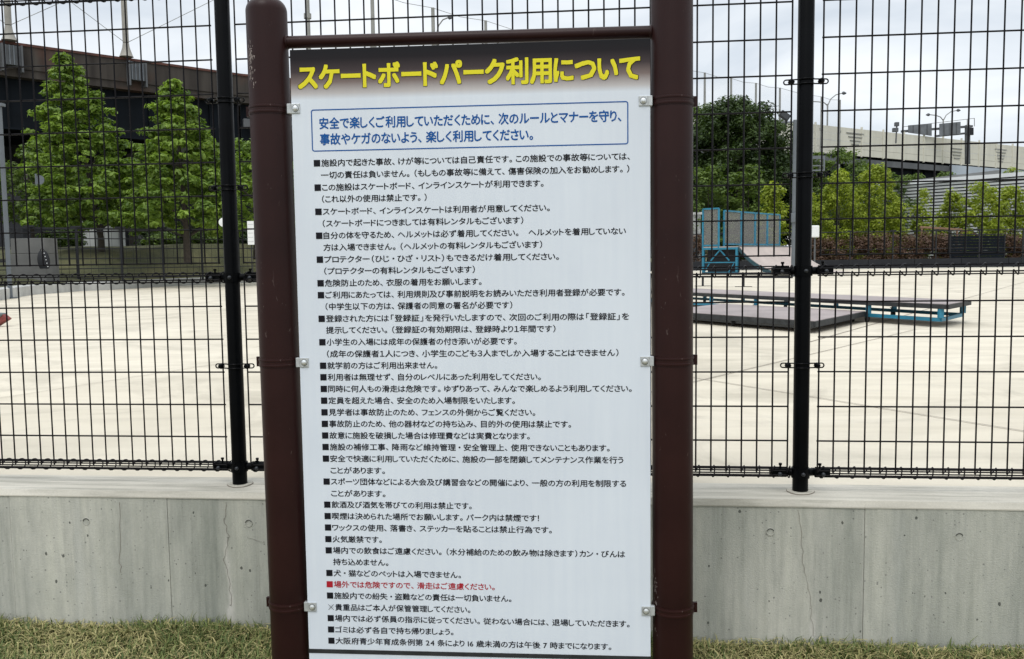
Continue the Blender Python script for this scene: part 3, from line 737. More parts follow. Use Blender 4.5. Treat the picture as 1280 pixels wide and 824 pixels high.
# ------------------------------------------------------------------ low skate platforms
def platform(name, label, cat, near_l, near_r, far_r, far_l, ztop, thick, legs):
    c = (near_l+near_r+far_r+far_l)/4; base = Vector((c.x, c.y, PZ)); t = thing(name, label, cat, base)
    q = [Vector((p.x-base.x, p.y-base.y, 0)) for p in (near_l, near_r, far_r, far_l)]
    zt = ztop-PZ
    obj('top_sheet', MB().hexa([p+Vector((0,0,zt-.006)) for p in q], [p+Vector((0,0,zt)) for p in q]), 'plat', t)
    def ring(k0, k1, ins): 
        mb = MB()
        for i in range(4):
            a, b = q[i]*ins, q[(i+1) % 4]*ins; mb.bar(a+Vector((0,0,(k0+k1)/2)), b+Vector((0,0,(k0+k1)/2)), .035, k1-k0)
        return mb
    obj('edge_beam', ring(zt-thick, zt-.007, .998), 'edge_black', t)
    return t, q, zt
def caster(parent, p, r=.045):
    mb = MB().lathe([(r*.3, -.016), (r, -.014), (r, .014), (r*.3, .016)], 18, (0,0,0), 'x'); w_ = obj('caster', mb, 'rubber', parent, True, loc=(p.x, p.y, r))
    obj('caster_fork', MB().box(-.022, -.018, -.02, .02, 0, .075).box(.018, .022, -.02, .02, 0, .075).box(-.03, .03, -.03, .03, .072, .08), 'grey_dark', w_)
# long, higher platform on a blue frame
zt1 = EYE-.548
nr, fr_ = G(1185, 380.5, zt1), G(1213, 375.3, zt1); nl = G(864, 365.4, zt1); fl_ = nl+(fr_-nr)*1.15
ext = (nl-nr)*.35; nl = nl+ext; fl_ = fl_+ext
t1, q, zt = platform('long_grind_platform', 'long low skate platform with black rim on a blue wheeled frame', 'skate platform', nl, nr, fr_, fl_, zt1, .055, None)
low = .085; fm = MB()
for i in range(4):
    a, b = q[i]*.97, q[(i+1) % 4]*.97; fm.bar(a+Vector((0,0,low)), b+Vector((0,0,low)), .03, .04)
obj('lower_rail', fm, 'blue', t1)
for side in (0, 1):
    a, b = (q[0], q[1]) if side == 0 else (q[3], q[2])
    for k in range(7):
        p = (a+(b-a)*(k/6))*.97; obj('upright', MB().box(p.x-.025, p.x+.025, p.y-.025, p.y+.025, low+.02, zt-.05), 'blue', t1)
        if k % 2 == 1 or k == 0: caster(t1, p+Vector((0,.03,0)))
# lower, wider platform
zt2 = EYE-.677
nr, fr_ = G(1018, 401.3, zt2), G(1081, 389, zt2); nl = G(860, 390.5, zt2); fl_ = G(864, 379.6, zt2)
fl_ = nl+(fr_-nr)*1.0; e_ = (nl-nr)*.25; nl += e_; fl_ += e_
t2, q, zt = platform('low_skate_platform', 'lower wide skate platform with scuffed black sides, nearest the fence', 'skate platform', nl, nr, fr_, fl_, zt2, .062, None)
fm = MB()
for i in range(4):
    a, b = q[i]*.9, q[(i+1) % 4]*.9; fm.bar(a+Vector((0,0,.05)), b+Vector((0,0,.05)), .04, .03)
obj('under_frame', fm, 'grey_dark', t2)
for f_ in (.03, .5, .97):
    for a, b in ((q[0], q[1]), (q[3], q[2])):
        p = (a+(b-a)*f_)*.93; caster(t2, p, .038)

ra, rb_ = G(862, 357.5, PZ), G(990, 359.5, PZ); gr_ = thing('grind_rail', 'low black grind rail on two legs in front of the ramp', 'grind rail', ra)
dv_ = rb_-ra; obj('rail', MB().bar((0,0,.26), dv_+Vector((0,0,.26)), .08, .05), 'near_black', gr_)
for f_ in (.14, .55):
    p_ = dv_*f_; lg_ = obj('leg', MB().bar(p_+Vector((0,0,.01)), p_+Vector((0,0,.24)), .05), 'near_black', gr_)
    obj('foot', MB().box(p_.x-.22, p_.x+.22, p_.y-.05, p_.y+.05, 0, .012), 'near_black', lg_)
# ------------------------------------------------------------------ quarter pipe ramp with deck and screens
R0 = G(923, 343.5, PZ); rot = math.atan2(-.64, .77)
ramp = thing('quarter_pipe', 'blue framed quarter pipe ramp with screened deck railings', 'skate ramp', R0, rot)
HD, WD, DK, TL = 1.25, 6.6, 1.75, 2.6       # deck height, width, deck length, transition length
prof = [(0, HD)]+[(TL*t, HD*(1-math.sin(t*PI/2)**1.0)) for t in np.linspace(.12, 1, 11)]
V = []; Fc = []
pr = [(0.02, HD)]; Rr = (TL**2+HD**2)/(2*HD)
for t in np.linspace(0, 1, 14):
    x = TL*t; z = Rr-math.sqrt(max(0, Rr**2-(TL-x)**2)); pr.append((x+.02, z+.012))
poly = [(x, z) for x, z in pr]+[(TL+.02, 0)]+[(x, max(0, z-.03)) for x, z in pr[::-1]]
obj('ramp_sheet', MB().prism(poly, .0, WD), 'ply', ramp)
side = [(0.02, HD-.02)]+[(x, z-.02) for x, z in pr[1:]]+[(TL, -.0)]+[(x, max(0, z-.19)) for x, z in pr[::-1]]
for y_ in (-.06, WD+.002): obj('side_rib', MB().prism(side, y_, y_+.055), 'teal_dark', ramp)
obj('deck_board', MB().box(-DK, .02, -.05, WD, HD-.03, HD+.012), 'ply', ramp)
obj('coping_pipe', MB().tube([(.03, -.05, HD+.01), (.03, WD, HD+.01)], .03, 10), 'grey_light', ramp, True)
def frame_part(nm, a, b, wd=.07, mat='blue'): return obj(nm, MB().bar(a, b, wd), mat, ramp)
for y_ in (-.03, WD-.04):
    for x_ in (-DK+.05, -.06): frame_part('deck_post', (x_, y_, 0), (x_, y_, HD-.03), .10)
    frame_part('base_rail', (-DK, y_, .08), (0, y_, .08), .09); frame_part('deck_rail', (-DK, y_, HD-.08), (0, y_, HD-.08), .09)
    for s_ in (-.45, .45): frame_part('brace', (-DK/2, y_, HD-.14), (-DK/2+s_*1.0, y_, HD-.62), .05)
    frame_part('brace', (-DK+.1, y_, .55), (-.1, y_, .55), .05)
    frame_part('brace', (-DK+.1, y_, .12), (-DK+.35, y_, .5), .04); frame_part('brace', (-.45, y_, .12), (-.2, y_, .5), .04)
obj('skirt_board', MB().box(-DK, TL*.75, -.10, -.065, 0, .10), 'edge_black', ramp)
obj('deck_back', MB().box(-DK+.1, -.1, .3, .34, .1, HD-.1), 'near_black', ramp)
def screen(a, b, z0, z1, wd=.07):
    a, b = Vector(a), Vector(b); mb = MB()
    for p_, q_ in (((a.x, a.y, z0), (a.x, a.y, z1)), ((b.x, b.y, z0), (b.x, b.y, z1)), ((a.x, a.y, z1), (b.x, b.y, z1)), ((a.x, a.y, z0+.12), (b.x, b.y, z0+.12))):
        mb.bar(p_, q_, wd)
    fr = obj('railing_frame', mb, 'blue', ramp)
    t_ = (b-a).normalized(); n_ = Vector((-t_.y, t_.x, 0))*.006
    a2, b2 = a+t_*.05, b-t_*.05
    obj('railing_screen', MB().hexa([a2-n_+Vector((0,0,z0+.15)), b2-n_+Vector((0,0,z0+.15)), b2+n_+Vector((0,0,z0+.15)), a2+n_+Vector((0,0,z0+.15))],
        [a2-n_+Vector((0,0,z1-.04)), b2-n_+Vector((0,0,z1-.04)), b2+n_+Vector((0,0,z1-.04)), a2+n_+Vector((0,0,z1-.04))]), 'screen', fr)
Rinv = Matrix.Rotation(-rot, 4, 'Z')
def rl(px, Y): p = P(px, 300, Y); return Rinv @ (Vector((p.x, p.y, 0))-Vector((R0.x, R0.y, 0)))
zt_ = HD+1.62
screen((-DK+.02, -.02, 0), (-.95, -.02, 0), HD-.05, HD+1.72)
xb = -.75
yy = [0.25, 2.05, 3.55, 4.95, 6.5]
for k in range(4):
    screen((xb-.1, yy[k]+.05, 0), (xb-.1, yy[k+1]-.03, 0), HD, zt_)

# ------------------------------------------------------------------ far edge of the park on the right: low black wall, rail fence, hedge, gate
c0, c1 = P(800, 300, 52.0), P(1500, 300, 50.0)
lw = thing('low_black_wall', 'long low black kerb wall along the far edge of the park', 'wall', (c0.x, c0.y, PZ))
tdir = Vector((c1.x-c0.x, c1.y-c0.y, 0)); nseg = 12
for k in range(nseg):
    a = tdir*(k/nseg); b = tdir*((k+1)/nseg-.0008); obj('wall_segment', MB().bar(a+Vector((0,0,.27)), b+Vector((0,0,.27)), .25, .54), 'near_black', lw)
obj('light_kerb', MB().bar(Vector((0,-.5,.05)), tdir+Vector((0,-.5,.05)), .5, .1), 'kerb', lw)
def rail_fence(p0, p1, n, h, label, z0=0, wires=5, z1=None, infill=True):
    z1 = z0 if z1 is None else z1
    t = thing('rail_fence', label, 'fence', (p0.x, p0.y, z0)); d = Vector((p1.x-p0.x, p1.y-p0.y, z1-z0)); u_ = d.normalized()
    pm = MB().box(-.03, .03, -.03, .03, 0, h).box(-.16, .16, -.04, .04, h, h+.05).mesh('post', M['near_black'])
    for k in range(n+1): link('post', pm, t, tuple(d*(k/n)))
    for k in range(wires):
        hh = Vector((0,0,.12+(h-.15)*k/(wires-1))); obj('rail', MB().bar(hh, d+hh, .03 if k < wires-1 else .05), 'near_black', t)
    if not infill: return t
    mb = MB(); L = d.length; m = int(L/.22)
    for k in range(m+1):
        q_ = d*(k/m); mb.bar(q_+Vector((0,0,.1)), q_+Vector((0,0,h)), .008)
    o_ = obj('infill_wires', mb, 'near_black', t); o_['kind'] = 'stuff'
    return t
e0, e1 = P(800, 300, 51.4), P(1500, 300, 49.4)
rail_fence(e0, e1, 13, 2.15, 'thin black rail fence in front of the reddish hedge', PZ, 3, infill=False)

def crown(name, parent, clumps, per, size, mat, flat_=.55, seed=1, outc=None):
    """leaf clumps: every leaf is a small folded face"""
    r = np.random.default_rng(seed); C = np.array([c for c, _ in clumps]); Rd = np.array([q for _, q in clumps]); n = len(C)*per
    ci = np.repeat(np.arange(len(C)), per)
    d = r.normal(size=(n, 3)); d /= np.linalg.norm(d, axis=1)[:, None]; rad = r.random(n)**.45
    pos = C[ci]+d*(Rd[ci]*rad)[:, None]*np.array([1, 1, flat_])
    nrm = d*.75+np.array([0, 0, 1.0])+r.normal(size=(n, 3))*.5; nrm /= np.linalg.norm(nrm, axis=1)[:, None]
    t = np.cross(nrm, r.normal(size=(n, 3))); t /= np.linalg.norm(t, axis=1)[:, None]; b = np.cross(nrm, t)
    s = size*r.uniform(.6, 1.35, n)[:, None]
    V = np.stack([pos-t*s, pos-b*s*.5+nrm*s*.18, pos+t*s, pos+b*s*.5+nrm*s*.18], 1).reshape(-1, 3)
    i = np.arange(n)*4; T = np.concatenate([np.stack([i, i+1, i+2], 1), np.stack([i, i+2, i+3], 1)])
    ct = r.random(len(C)); tint = np.clip(ct[ci]*.55+r.random(n)*.5, 0, 1)
    return link(name, leafmesh(name, V, T, np.repeat(tint, 4), mat), parent)
def tree(label, base, h, shape, n, per, size, mat, seed, cl=.5, trunk_r=.12, crown_z=.2, group=None, name='tree', cat='tree', lop=(0,0), flat_=.55, limbs=10, inner=.5):
    """shape(t) -> radius at relative height t of the crown (0 bottom, 1 top)"""
    r = random.Random(seed); t = thing(name, label, cat, base, 0, group); cl_ = []
    z0 = h*crown_z
    while len(cl_) < n:
        tt = r.random()**1.0; rad = shape(tt)
        if r.random() > (rad/max(shape(x/10) for x in range(11)))**.8+.05: continue
        a = r.uniform(0, 2*PI); q = rad*(inner+(1-inner)*r.random()**.5)*r.uniform(.76, 1.17)
        q = max(0, q-cl*.5)
        cl_.append(((q*math.cos(a)+lop[0]*tt, q*math.sin(a)+lop[1]*tt, z0+(h-z0-cl*.4)*tt), cl*r.uniform(.55, 1.15)))
    mb = MB(); top = (lop[0]*.7, lop[1]*.7, z0+(h-z0)*.72)
    mb.tube([(0,0,-.2), (r.uniform(-.03,.03), 0, z0*.5), (lop[0]*.1, lop[1]*.1, z0+.1), top], [trunk_r*1.25, trunk_r, trunk_r*.85, trunk_r*.25], 8)
    obj('trunk', mb, 'bark', t, True)
    for k in range(limbs):
        (x, y, z), _ = cl_[k]; zz = max(z0*.8, z-math.hypot(x, y)*.7); f_ = min(1, (zz/(top[2]+.01)))
        lm = MB(); lm.tube([(top[0]*f_, top[1]*f_, zz), (x*.5, y*.5, (zz+z)/2+.05), (x, y, z)], [trunk_r*.35, trunk_r*.22, trunk_r*.08], 5); obj('limb', lm, 'bark', t, True)
    crown('crown', t, cl_, per, size, mat, flat_, seed); return t

def cone(R): return lambda t: R*((1-t)**.72*.96+.04)*(1 if t > .14 else .80+1.4*t)
def ball(R, k=.5): return lambda t: R*math.sqrt(max(.02, 1-((t-k)/(max(k, 1-k)+.03))**2))

# ------------------------------------------------------------------ left side: kerb, berm, trees
kb = [(-120,395),(-60,384),(0,375.5),(40,368.5),(69,366.5),(100,364),(138,362.5),(200,358.5),(275,355),(340,352.5),(420,349.5),(520,346)]
kp = [G(x, y, PZ) for x, y in kb]
KH = .27; V = []; Fc = []; kn = []
for i, p in enumerate(kp):
    t_ = kp[min(i+1, len(kp)-1)]-kp[max(i-1, 0)]; kn.append(Vector((-t_.y, t_.x, 0)).normalized())
for p, n_ in zip(kp, kn):
    V += [(p.x, p.y, PZ-.02), (p.x, p.y, PZ+KH-.02), (p.x+n_.x*.03, p.y+n_.y*.03, PZ+KH), (p.x+n_.x*.35, p.y+n_.y*.35, PZ+KH), (p.x+n_.x*.35, p.y+n_.y*.35, PZ-.02)]
for i in range(len(kp)-1):
    for k in range(5): Fc.append((i*5+k, (i+1)*5+k, (i+1)*5+(k+1) % 5, i*5+(k+1) % 5))
tag(obj('kerb', MB().add(V, Fc), 'kerb'), kind='structure')
# berm: terrain rising behind the kerb
nx = len(kp); rows = [(0.33, PZ+KH-.03), (2.0, PZ+.45), (5.0, PZ+.95), (8.5, PZ+1.45), (12, PZ+1.62), (20, PZ+1.62), (34, PZ+1.3), (60, PZ)]
V = []; Fc = []
for j, (dy, z_) in enumerate(rows):
    for i, (p, n_) in enumerate(zip(kp, kn)):
        q_ = p+(n_*min(dy, 3)+(n_*.5+Vector((-.1, 1, 0))*.8).normalized()*max(0, dy-3)); q_.x += (i-5)*.12*min(1, dy/20)
        V.append((q_.x, q_.y, z_ if j == 0 or j == len(rows)-1 else PZ+KH-.03+max(0, min(1.37, (q_.y-25.5)*.145))+random.uniform(-.03, .03)))
for j in range(len(rows)-1):
    for i in range(nx-1): Fc.append((j*nx+i, j*nx+i+1, (j+1)*nx+i+1, (j+1)*nx+i))
bo = obj('grass_bank', MB().add(V, Fc), 'berm', None, True); tag(bo, kind='structure')
def berm_z(px, py_guess, Y): return P(px, py_guess, Y)
def tree_at(px, pbase, ptop, Y, hw, **k):
    b = P(px, pbase, Y); tp = P(px, ptop, Y); h = tp.z-b.z; return b, h, hw*Y/F
b, h, R_ = tree_at(127, 308, 64, 33, 92)
tree('tall conical fresh green tree at left with pointed top reaching the viaduct deck', b, h, cone(R_*1.04), 440, 62, .10, 'leaf_fresh', 11, .34, .11, .10, 'young conical trees on the grass bank', lop=(-1.05, 0), limbs=14, inner=.35, flat_=.42)
b, h, R_ = tree_at(235, 322, 96, 30.5, 82)
tree('smaller conical green tree directly behind the left fence post', b, h, cone(R_*1.08), 400, 62, .095, 'leaf_fresh', 12, .31, .12, .14, 'young conical trees on the grass bank', lop=(-.25, 0), limbs=12, flat_=.42)
b, h, R_ = tree_at(40, 300, 178, 36, 60)
tree('low pale green bushy tree at far left behind the grey lamp pole', b, h, ball(R_, .4), 90, 60, .10, 'leaf_mid', 13, .5, .10, .22, limbs=8)
b, h, R_ = tree_at(320, 318, 172, 34, 70)
tree('green tree partly hidden behind the left brown post', b, h, ball(R_, .4), 130, 60, .10, 'leaf_fresh', 14, .5, .10, .2, limbs=8)
b, h, R_ = tree_at(165, 300, 200, 42, 80)
tree('shaded dark tree between the two conical trees', b, h, ball(R_, .5), 110, 55, .11, 'leaf_mid', 15, .6, .10, .25, limbs=8)
b, h, R_ = tree_at(450, 316, 150, 36, 75)
tree('leafy tree hidden behind the notice board', b, h, ball(R_, .4), 70, 50, .11, 'leaf_mid', 16, .6, .12, .2, limbs=6)
for i, (px, tp, hw, lb) in enumerate(((262, 285, 26, 'low dark shrub on the grass bank right of the second trunk'), (200, 290, 18, 'small dark shrub between the two trunks'), (75, 286, 26, 'dark shrub behind the concrete block'))):
    b, h, R_ = tree_at(px, 306, tp, 38, hw); tree(lb, b, h, ball(R_, .4), 40, 45, .08, 'leaf_mid', 30+i, .3, .03, .05, name='shrub', cat='shrub', limbs=4)
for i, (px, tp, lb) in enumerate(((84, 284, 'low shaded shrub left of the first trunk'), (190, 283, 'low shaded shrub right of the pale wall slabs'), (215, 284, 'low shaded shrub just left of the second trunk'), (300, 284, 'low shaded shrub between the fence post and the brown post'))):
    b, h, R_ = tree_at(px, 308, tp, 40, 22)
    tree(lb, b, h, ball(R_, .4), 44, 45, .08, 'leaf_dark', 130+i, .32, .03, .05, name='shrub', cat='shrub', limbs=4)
# white walls behind trunk
for (xa, xb_, lb) in ((104, 121, 'narrow pale wall slab left of the first tree trunk'), (130, 154, 'wider pale wall slab right of the first tree trunk')):
    a, b2, tp = P(xa, 309, 44), P(xb_, 309, 44), P(xa, 277, 44)
    w_ = thing('pale_wall_slab', lb, 'wall', (a.x, a.y, a.z-.3))
    obj('slab', MB().box(0, b2.x-a.x, 0, .3, 0, tp.z-a.z+.3), 'off_white', w_, bevel=.02); obj('cap', MB().box(-.03, b2.x-a.x+.03, -.03, .33, tp.z-a.z+.3, tp.z-a.z+.38), 'off_white', w_)
# concrete block with top and bag
a, b2 = P(15, 350, 26.8), P(58, 349, 26.8); t_ = thing('concrete_block', 'grey two-course concrete block beside the bank at far left', 'concrete block', (a.x, a.y, PZ+.2))
wdt = b2.x-a.x; zz = P(30, 317, 26.8).z-PZ-.2; zt3 = P(30, 298, 26.8).z-PZ-.2
obj('lower_block', MB().box(0, wdt, 0, .8, -.2, zz-.008), 'block', t_, bevel=.012); obj('upper_block', MB().box(.01, wdt-.01, .01, .79, zz, zt3), 'block', t_, bevel=.012)
p_ = P(54.5, 336, 26.5); bg = thing('backpack', 'dark backpack with white studded edge hanging in front of the concrete block', 'bag', p_)
hh = P(54.5, 314, 26.5).z-p_.z
V = []; Fc = []
for j in range(9):
    t = j/8; rx = .17*math.sin(PI*(.18+.72*t))**.5; ry = .11*math.sin(PI*(.15+.75*t))**.5
    for k in range(14):
        a = 2*PI*k/14; V.append((rx*math.copysign(abs(math.cos(a))**.7, math.cos(a))+.03*(1-t), ry*math.copysign(abs(math.sin(a))**.7, math.sin(a)), hh*t))
for j in range(8):
    for k in range(14): Fc.append((j*14+k, j*14+(k+1) % 14, (j+1)*14+(k+1) % 14, (j+1)*14+k))
Fc += [tuple(range(14))[::-1], tuple(8*14+k for k in range(14))]
obj('body', MB().add(V, Fc), 'near_black', bg, True)
obj('strap', MB().tube([(-.08, 0, hh-.01), (-.05, 0, hh+.06), (.03, 0, hh+.06), (.06, 0, hh-.01)], .012, 6), 'near_black', bg, True)
for k in range(5): obj('stud', MB().lathe([(.014, 0), (.014, -.008), (.001, -.012)], 8, (.10+.02*k, -.105+.004*k, hh*(.88-.19*k)), 'y'), 'white', bg)
# grey lamp pole at far left, and a thinner one
p0, p1 = P(11.5, 345, 22), P(3.5, 133, 22)
lp = thing('grey_pole', 'tall light grey pole with flat cap at the left edge', 'pole', (p0.x, p0.y, PZ))
obj('shaft', MB().tube([(0,0,0), (0,0,p1.z-PZ)], .055, 12), 'grey_light', lp, True); obj('cap', MB().box(-.11, .11, -.08, .08, p1.z-PZ, p1.z-PZ+.07), 'grey_light', lp)
obj('base_plate', MB().box(-.12, .12, -.12, .12, 0, .03), 'grey_light', lp)
p0, p1 = P(17, 345, 22.6), P(11.5, 270, 22.6)
lp = thing('grey_pole', 'short thin grey gate pole beside the tall pole at left', 'pole', (p0.x-.08, p0.y, PZ))
obj('shaft', MB().tube([(0,0,0), (0,0,p1.z-PZ)], .03, 10), 'grey_light', lp, True); obj('hinge', MB().box(-.14, .04, -.03, .03, p1.z-PZ-.12, p1.z-PZ-.02), 'near_black', lp)
obj('gate_bar', MB().box(-.9, 0, -.02, .02, .9, .96).box(-.9, 0, -.02, .02, .3, .36), 'near_black', lp)
# round things in front of the trees
p = P(50, 227, 29); fl1 = thing('floodlight', 'small pale floodlight hanging in the foliage of the first tree', 'floodlight', p)
obj('housing', MB().lathe([(.03, .12), (.10, .06), (.15, 0), (.15, -.02), (.001, -.02)], 18, (0,0,.05), 'y'), 'grey_light', fl1, True)
obj('bracket', MB().bar((-.12, 0, -.1), (-.12, 0, .25), .05), 'grey_light', fl1)
p = P(279, 278, 27.5); z0_ = PZ+.5
fl2 = thing('round_mirror', 'round pale mirror on a thin post half behind the left fence post', 'mirror', (p.x, p.y, z0_))
obj('disc', MB().lathe([(.13, .02), (.14, 0), (.13, -.03), (.001, -.045)], 24, (0,0,p.z-z0_), 'y'), 'white', fl2, True); obj('stem', MB().tube([(0,.03,0), (0,.03,p.z-z0_)], .02, 8), 'near_black', fl2, True)
a, b2, c_ = P(310, 306, 27), P(318, 306, 27), P(310, 276.5, 27)
nb = thing('white_notice', 'small white notice sheet fixed to the far fence beside the left brown post', 'notice', a)
obj('sheet', MB().box(0, b2.x-a.x, -.01, .01, 0, c_.z-a.z), 'white', nb)
for k in range(5): obj('printed_row', MB().box(.02, b2.x-a.x-.02, -.014, -.0105, .09+.13*k, .095+.13*k), 'grey_dark', nb)
obj('stake', MB().box(.08, .11, .012, .04, -1.1, c_.z-a.z), 'near_black', nb)
q0, q1 = G(-60, 352, PZ+.3), G(620, 331, PZ+.3)
q0 = P(-90, 340, 25.5); q1 = P(560, 330, 38)
rail_fence(Vector((q0.x, q0.y, 0)), Vector((q1.x, q1.y, 0)), 14, 1.75, 'thin black rail fence on the grass bank behind the left kerb', PZ+.25, 6)
# bag at the left frame edge on the pavement
g0 = G(-2, 408.5, PZ); rb = thing('bag', 'red and grey bag lying on the concrete at the left frame edge', 'bag', g0)
k_ = g0.y/F
def pp(x, y): q_ = P(x-4, y, g0.y); return (q_.x-g0.x, q_.z-g0.z)
body = [pp(-22, 410), pp(0, 408), pp(8, 403), pp(14.5, 399), pp(7, 393), pp(-22, 391)]
obj('body', MB().prism(body, 0, .10), 'bag_red', rb, bevel=.012)
lid = [pp(-23, 400), pp(0, 400.5), pp(7, 394), pp(6, 392), pp(-23, 389.5)]
obj('flap', MB().prism(lid, -.012, .112), 'bag_grey', rb, bevel=.008)
obj('label_patch', MB().prism([pp(-8, 408), pp(1, 407), pp(4, 402), pp(-8, 402.5)], -.006, -.001), 'white', rb)

# ------------------------------------------------------------------ right side greenery
REL = 'row of young yellow green trees behind the hedge'
def bush(px, tp, Y, hw, mat, n, lb, seed, base=318, cl=.5, size=.11, name='tree', cat='tree', cz=.12, k=.45, per=50, group=None, limbs=6, tr=.08, fl=.6):
    b = P(px, base, Y); b.z = PZ-.03 if Y > 50 else b.z; tpz = P(px, tp, Y).z
    return tree(lb, (b.x, b.y, PZ-.03), tpz-PZ+.03, ball(hw*Y/F, k), n, per, size, mat, seed, cl, tr, cz, group, name, cat, flat_=fl, limbs=limbs)
bush(922, 120, 66, 84, 'leaf_dark', 460, 'huge dark green tree with rounded top behind the ramp', 51, cl=.95, size=.14, cz=.12, k=.42, per=125, limbs=14, tr=.3, fl=.6)
bush(862, 127, 70, 72, 'leaf_mid', 280, 'large olive green tree beside the right brown post, left of the huge dark one', 52, cl=.95, size=.14, cz=.1, k=.45, per=110, tr=.3)
bush(962, 176, 72, 34, 'leaf_dark', 110, 'dark green tree sloping down behind the floodlight pole', 53, cl=.8, size=.17, cz=.1, per=60, tr=.2)
for i, (px, tp, Y, hw, mt, n, lb) in enumerate((
  (885, 200, 57, 36, 'leaf_mid', 100, 'mid green rounded bush behind the blue ramp railing'),
  (935, 204, 58, 36, 'leaf_mid', 100, 'mid green bush between the ramp and the huge dark tree'),
  (1035, 184, 66, 66, 'leaf_mid', 240, 'dark green bush under the beige barrier right of the fence post'),
  (1092, 203, 68, 50, 'leaf_mid', 170, 'green bush in front of the dark girder of the viaduct'),
  (1140, 212, 76, 34, 'leaf_mid', 90, 'low green bush above the slatted building, left one'),
  (1180, 212, 78, 34, 'leaf_mid', 80, 'low green bush above the slatted building, right one'),
  (1262, 208, 80, 26, 'leaf_yellow', 70, 'yellowish bush above the slatted building at the right edge'),
  (965, 226, 54.5, 20, 'leaf_yellow', 80, 'bright yellow green tree left of the floodlight pole'))):
    bush(px, tp, Y, hw, mt, n, lb, 60+i, cl=.6, size=.13, per=55)
for i, (px, tp, hw, n, lb) in enumerate((
  (1012, 238, 18, 60, 'yellow green young tree directly right of the fence post'),
  (1048, 212, 24, 110, 'tallest yellow green young tree with loose top'),
  (1092, 206, 26, 120, 'yellow green young tree with a spiky leader, left of the slatted wall'),
  (1122, 246, 11, 30, 'small yellow green tree at the left end of the slatted wall'),
  (1152, 236, 12, 40, 'slim yellow green tree in front of the slatted wall'),
  (1188, 236, 17, 60, 'yellow green tree with a reddish tinge left of the black screen'),
  (1226, 226, 25, 110, 'full yellow green tree above the black screen'),
  (1262, 228, 20, 84, 'yellow green tree near the right edge, orange tinted top'),
  (1305, 232, 22, 70, 'yellow green tree cut by the right frame edge'))):
    bush(px, tp, 54.5+i % 3*.7, hw*1.3, 'leaf_yellow', int(n*1.4), lb, 80+i, cl=.45, size=.10, per=52, group=REL, cz=.05, k=.35, fl=.8)
def hedge(px0, px1, tp, lb, seed, n):
    a, b_ = P(px0, 318, 53), P(px1, 318, 53); tz = P(px0, tp, 53).z-PZ; t = thing('hedge', lb, 'hedge', ((a.x+b_.x)/2, a.y, PZ-.03)); L = b_.x-a.x; r = random.Random(seed)
    cl = [((r.uniform(-L/2, L/2), r.uniform(-.5, .5), r.uniform(.2, tz-.25)), r.uniform(.28, .5)) for _ in range(n)]
    crown('foliage', t, cl, 75, .075, 'leaf_red', .8, seed)
    mb = MB()
    for k in range(int(L/.6)+1): mb.tube([(-L/2+k*.6, 0, 0), (-L/2+k*.6+.1, .05, tz*.5)], .03, 5)
    obj('stems', mb, 'bark', t)
hedge(1004, 1112, 291, 'reddish brown clipped hedge right of the fence post', 101, 150)
hedge(1118, 1190, 290, 'reddish brown hedge between the first hedge and the black screen', 102, 110)
hedge(1254, 1340, 290, 'reddish brown hedge right of the black screen', 103, 120)
hedge(838, 878, 290, 'reddish brown hedge behind the left end of the ramp', 104, 60)
a, b_, c_ = P(1187, 318, 52), P(1256, 318, 52), P(1187, 293, 52)
gs = thing('black_screen', 'black slatted screen panel between two reddish hedges', 'screen', (a.x, a.y, PZ)); L = b_.x-a.x; hz = c_.z-PZ
obj('frame', MB().box(0, .06, -.03, .03, 0, hz).box(L-.06, L, -.03, .03, 0, hz).box(.06, L-.06, -.03, .03, hz-.06, hz).box(.06, L-.06, -.03, .03, .05, .11), 'near_black', gs)
for k in range(10): obj('slat', MB().box(.06, L-.06, -.01, .012, .14+k*(hz-.24)/10, .14+(k+.93)*(hz-.24)/10), 'steel_dark', gs)
# weathered timbers on the bank behind hedge
for i, (xa, ya, xb_, yb, lb) in enumerate(((1150,284,1200,287,'weathered timber lying behind the hedge left of the black screen'),(1200,287,1222,294,'short tilted timber above the black screen'))):
    a, b_ = P(xa, ya, 54), P(xb_, yb, 54); t = thing('timber', lb, 'timber', a)
    obj('beam', MB().bar((0,0,0), b_-a, .12, .12), 'wood', t, bevel=.01)
    obj('leg', MB().bar((.1,0,-.05), (.1,0,PZ-a.z), .09), 'wood', t); obj('leg', MB().bar((b_-a)*.93+Vector((0,0,-.05)), Vector(((b_-a).x*.93, 0, PZ-a.z)), .09), 'wood', t)
# white boxes / things behind the ramp
a, b_, c_ = P(850, 300, 56), P(876, 300, 56), P(850, 268, 56)
wb = thing('white_kiosk', 'white box shaped kiosk behind the left end of the ramp', 'kiosk', (a.x, a.y, PZ-.03)); L = b_.x-a.x; hz = c_.z-PZ
obj('wall', MB().box(0, L, 0, 2, 0, hz), 'off_white', wb, bevel=.03); obj('roof', MB().box(-.1, L+.1, -.1, 2.1, hz, hz+.15), 'white', wb); obj('door', MB().box(L*.55, L*.9, -.03, -.002, .05, 2.0), 'grey_light', wb)
p = P(1018.5, 297, 50.5); pt = P(1018.5, 282, 50.5)
wc = thing('white_meter_box', 'small white box on a stand right beside the fence post', 'box', (p.x, p.y, PZ)); 
obj('case', MB().box(-.22, .22, -.15, .15, p.z-PZ, pt.z-PZ), 'white', wc, bevel=.06); obj('stand', MB().box(-.04, .04, -.04, .04, 0, p.z-PZ), 'grey_dark', wc)

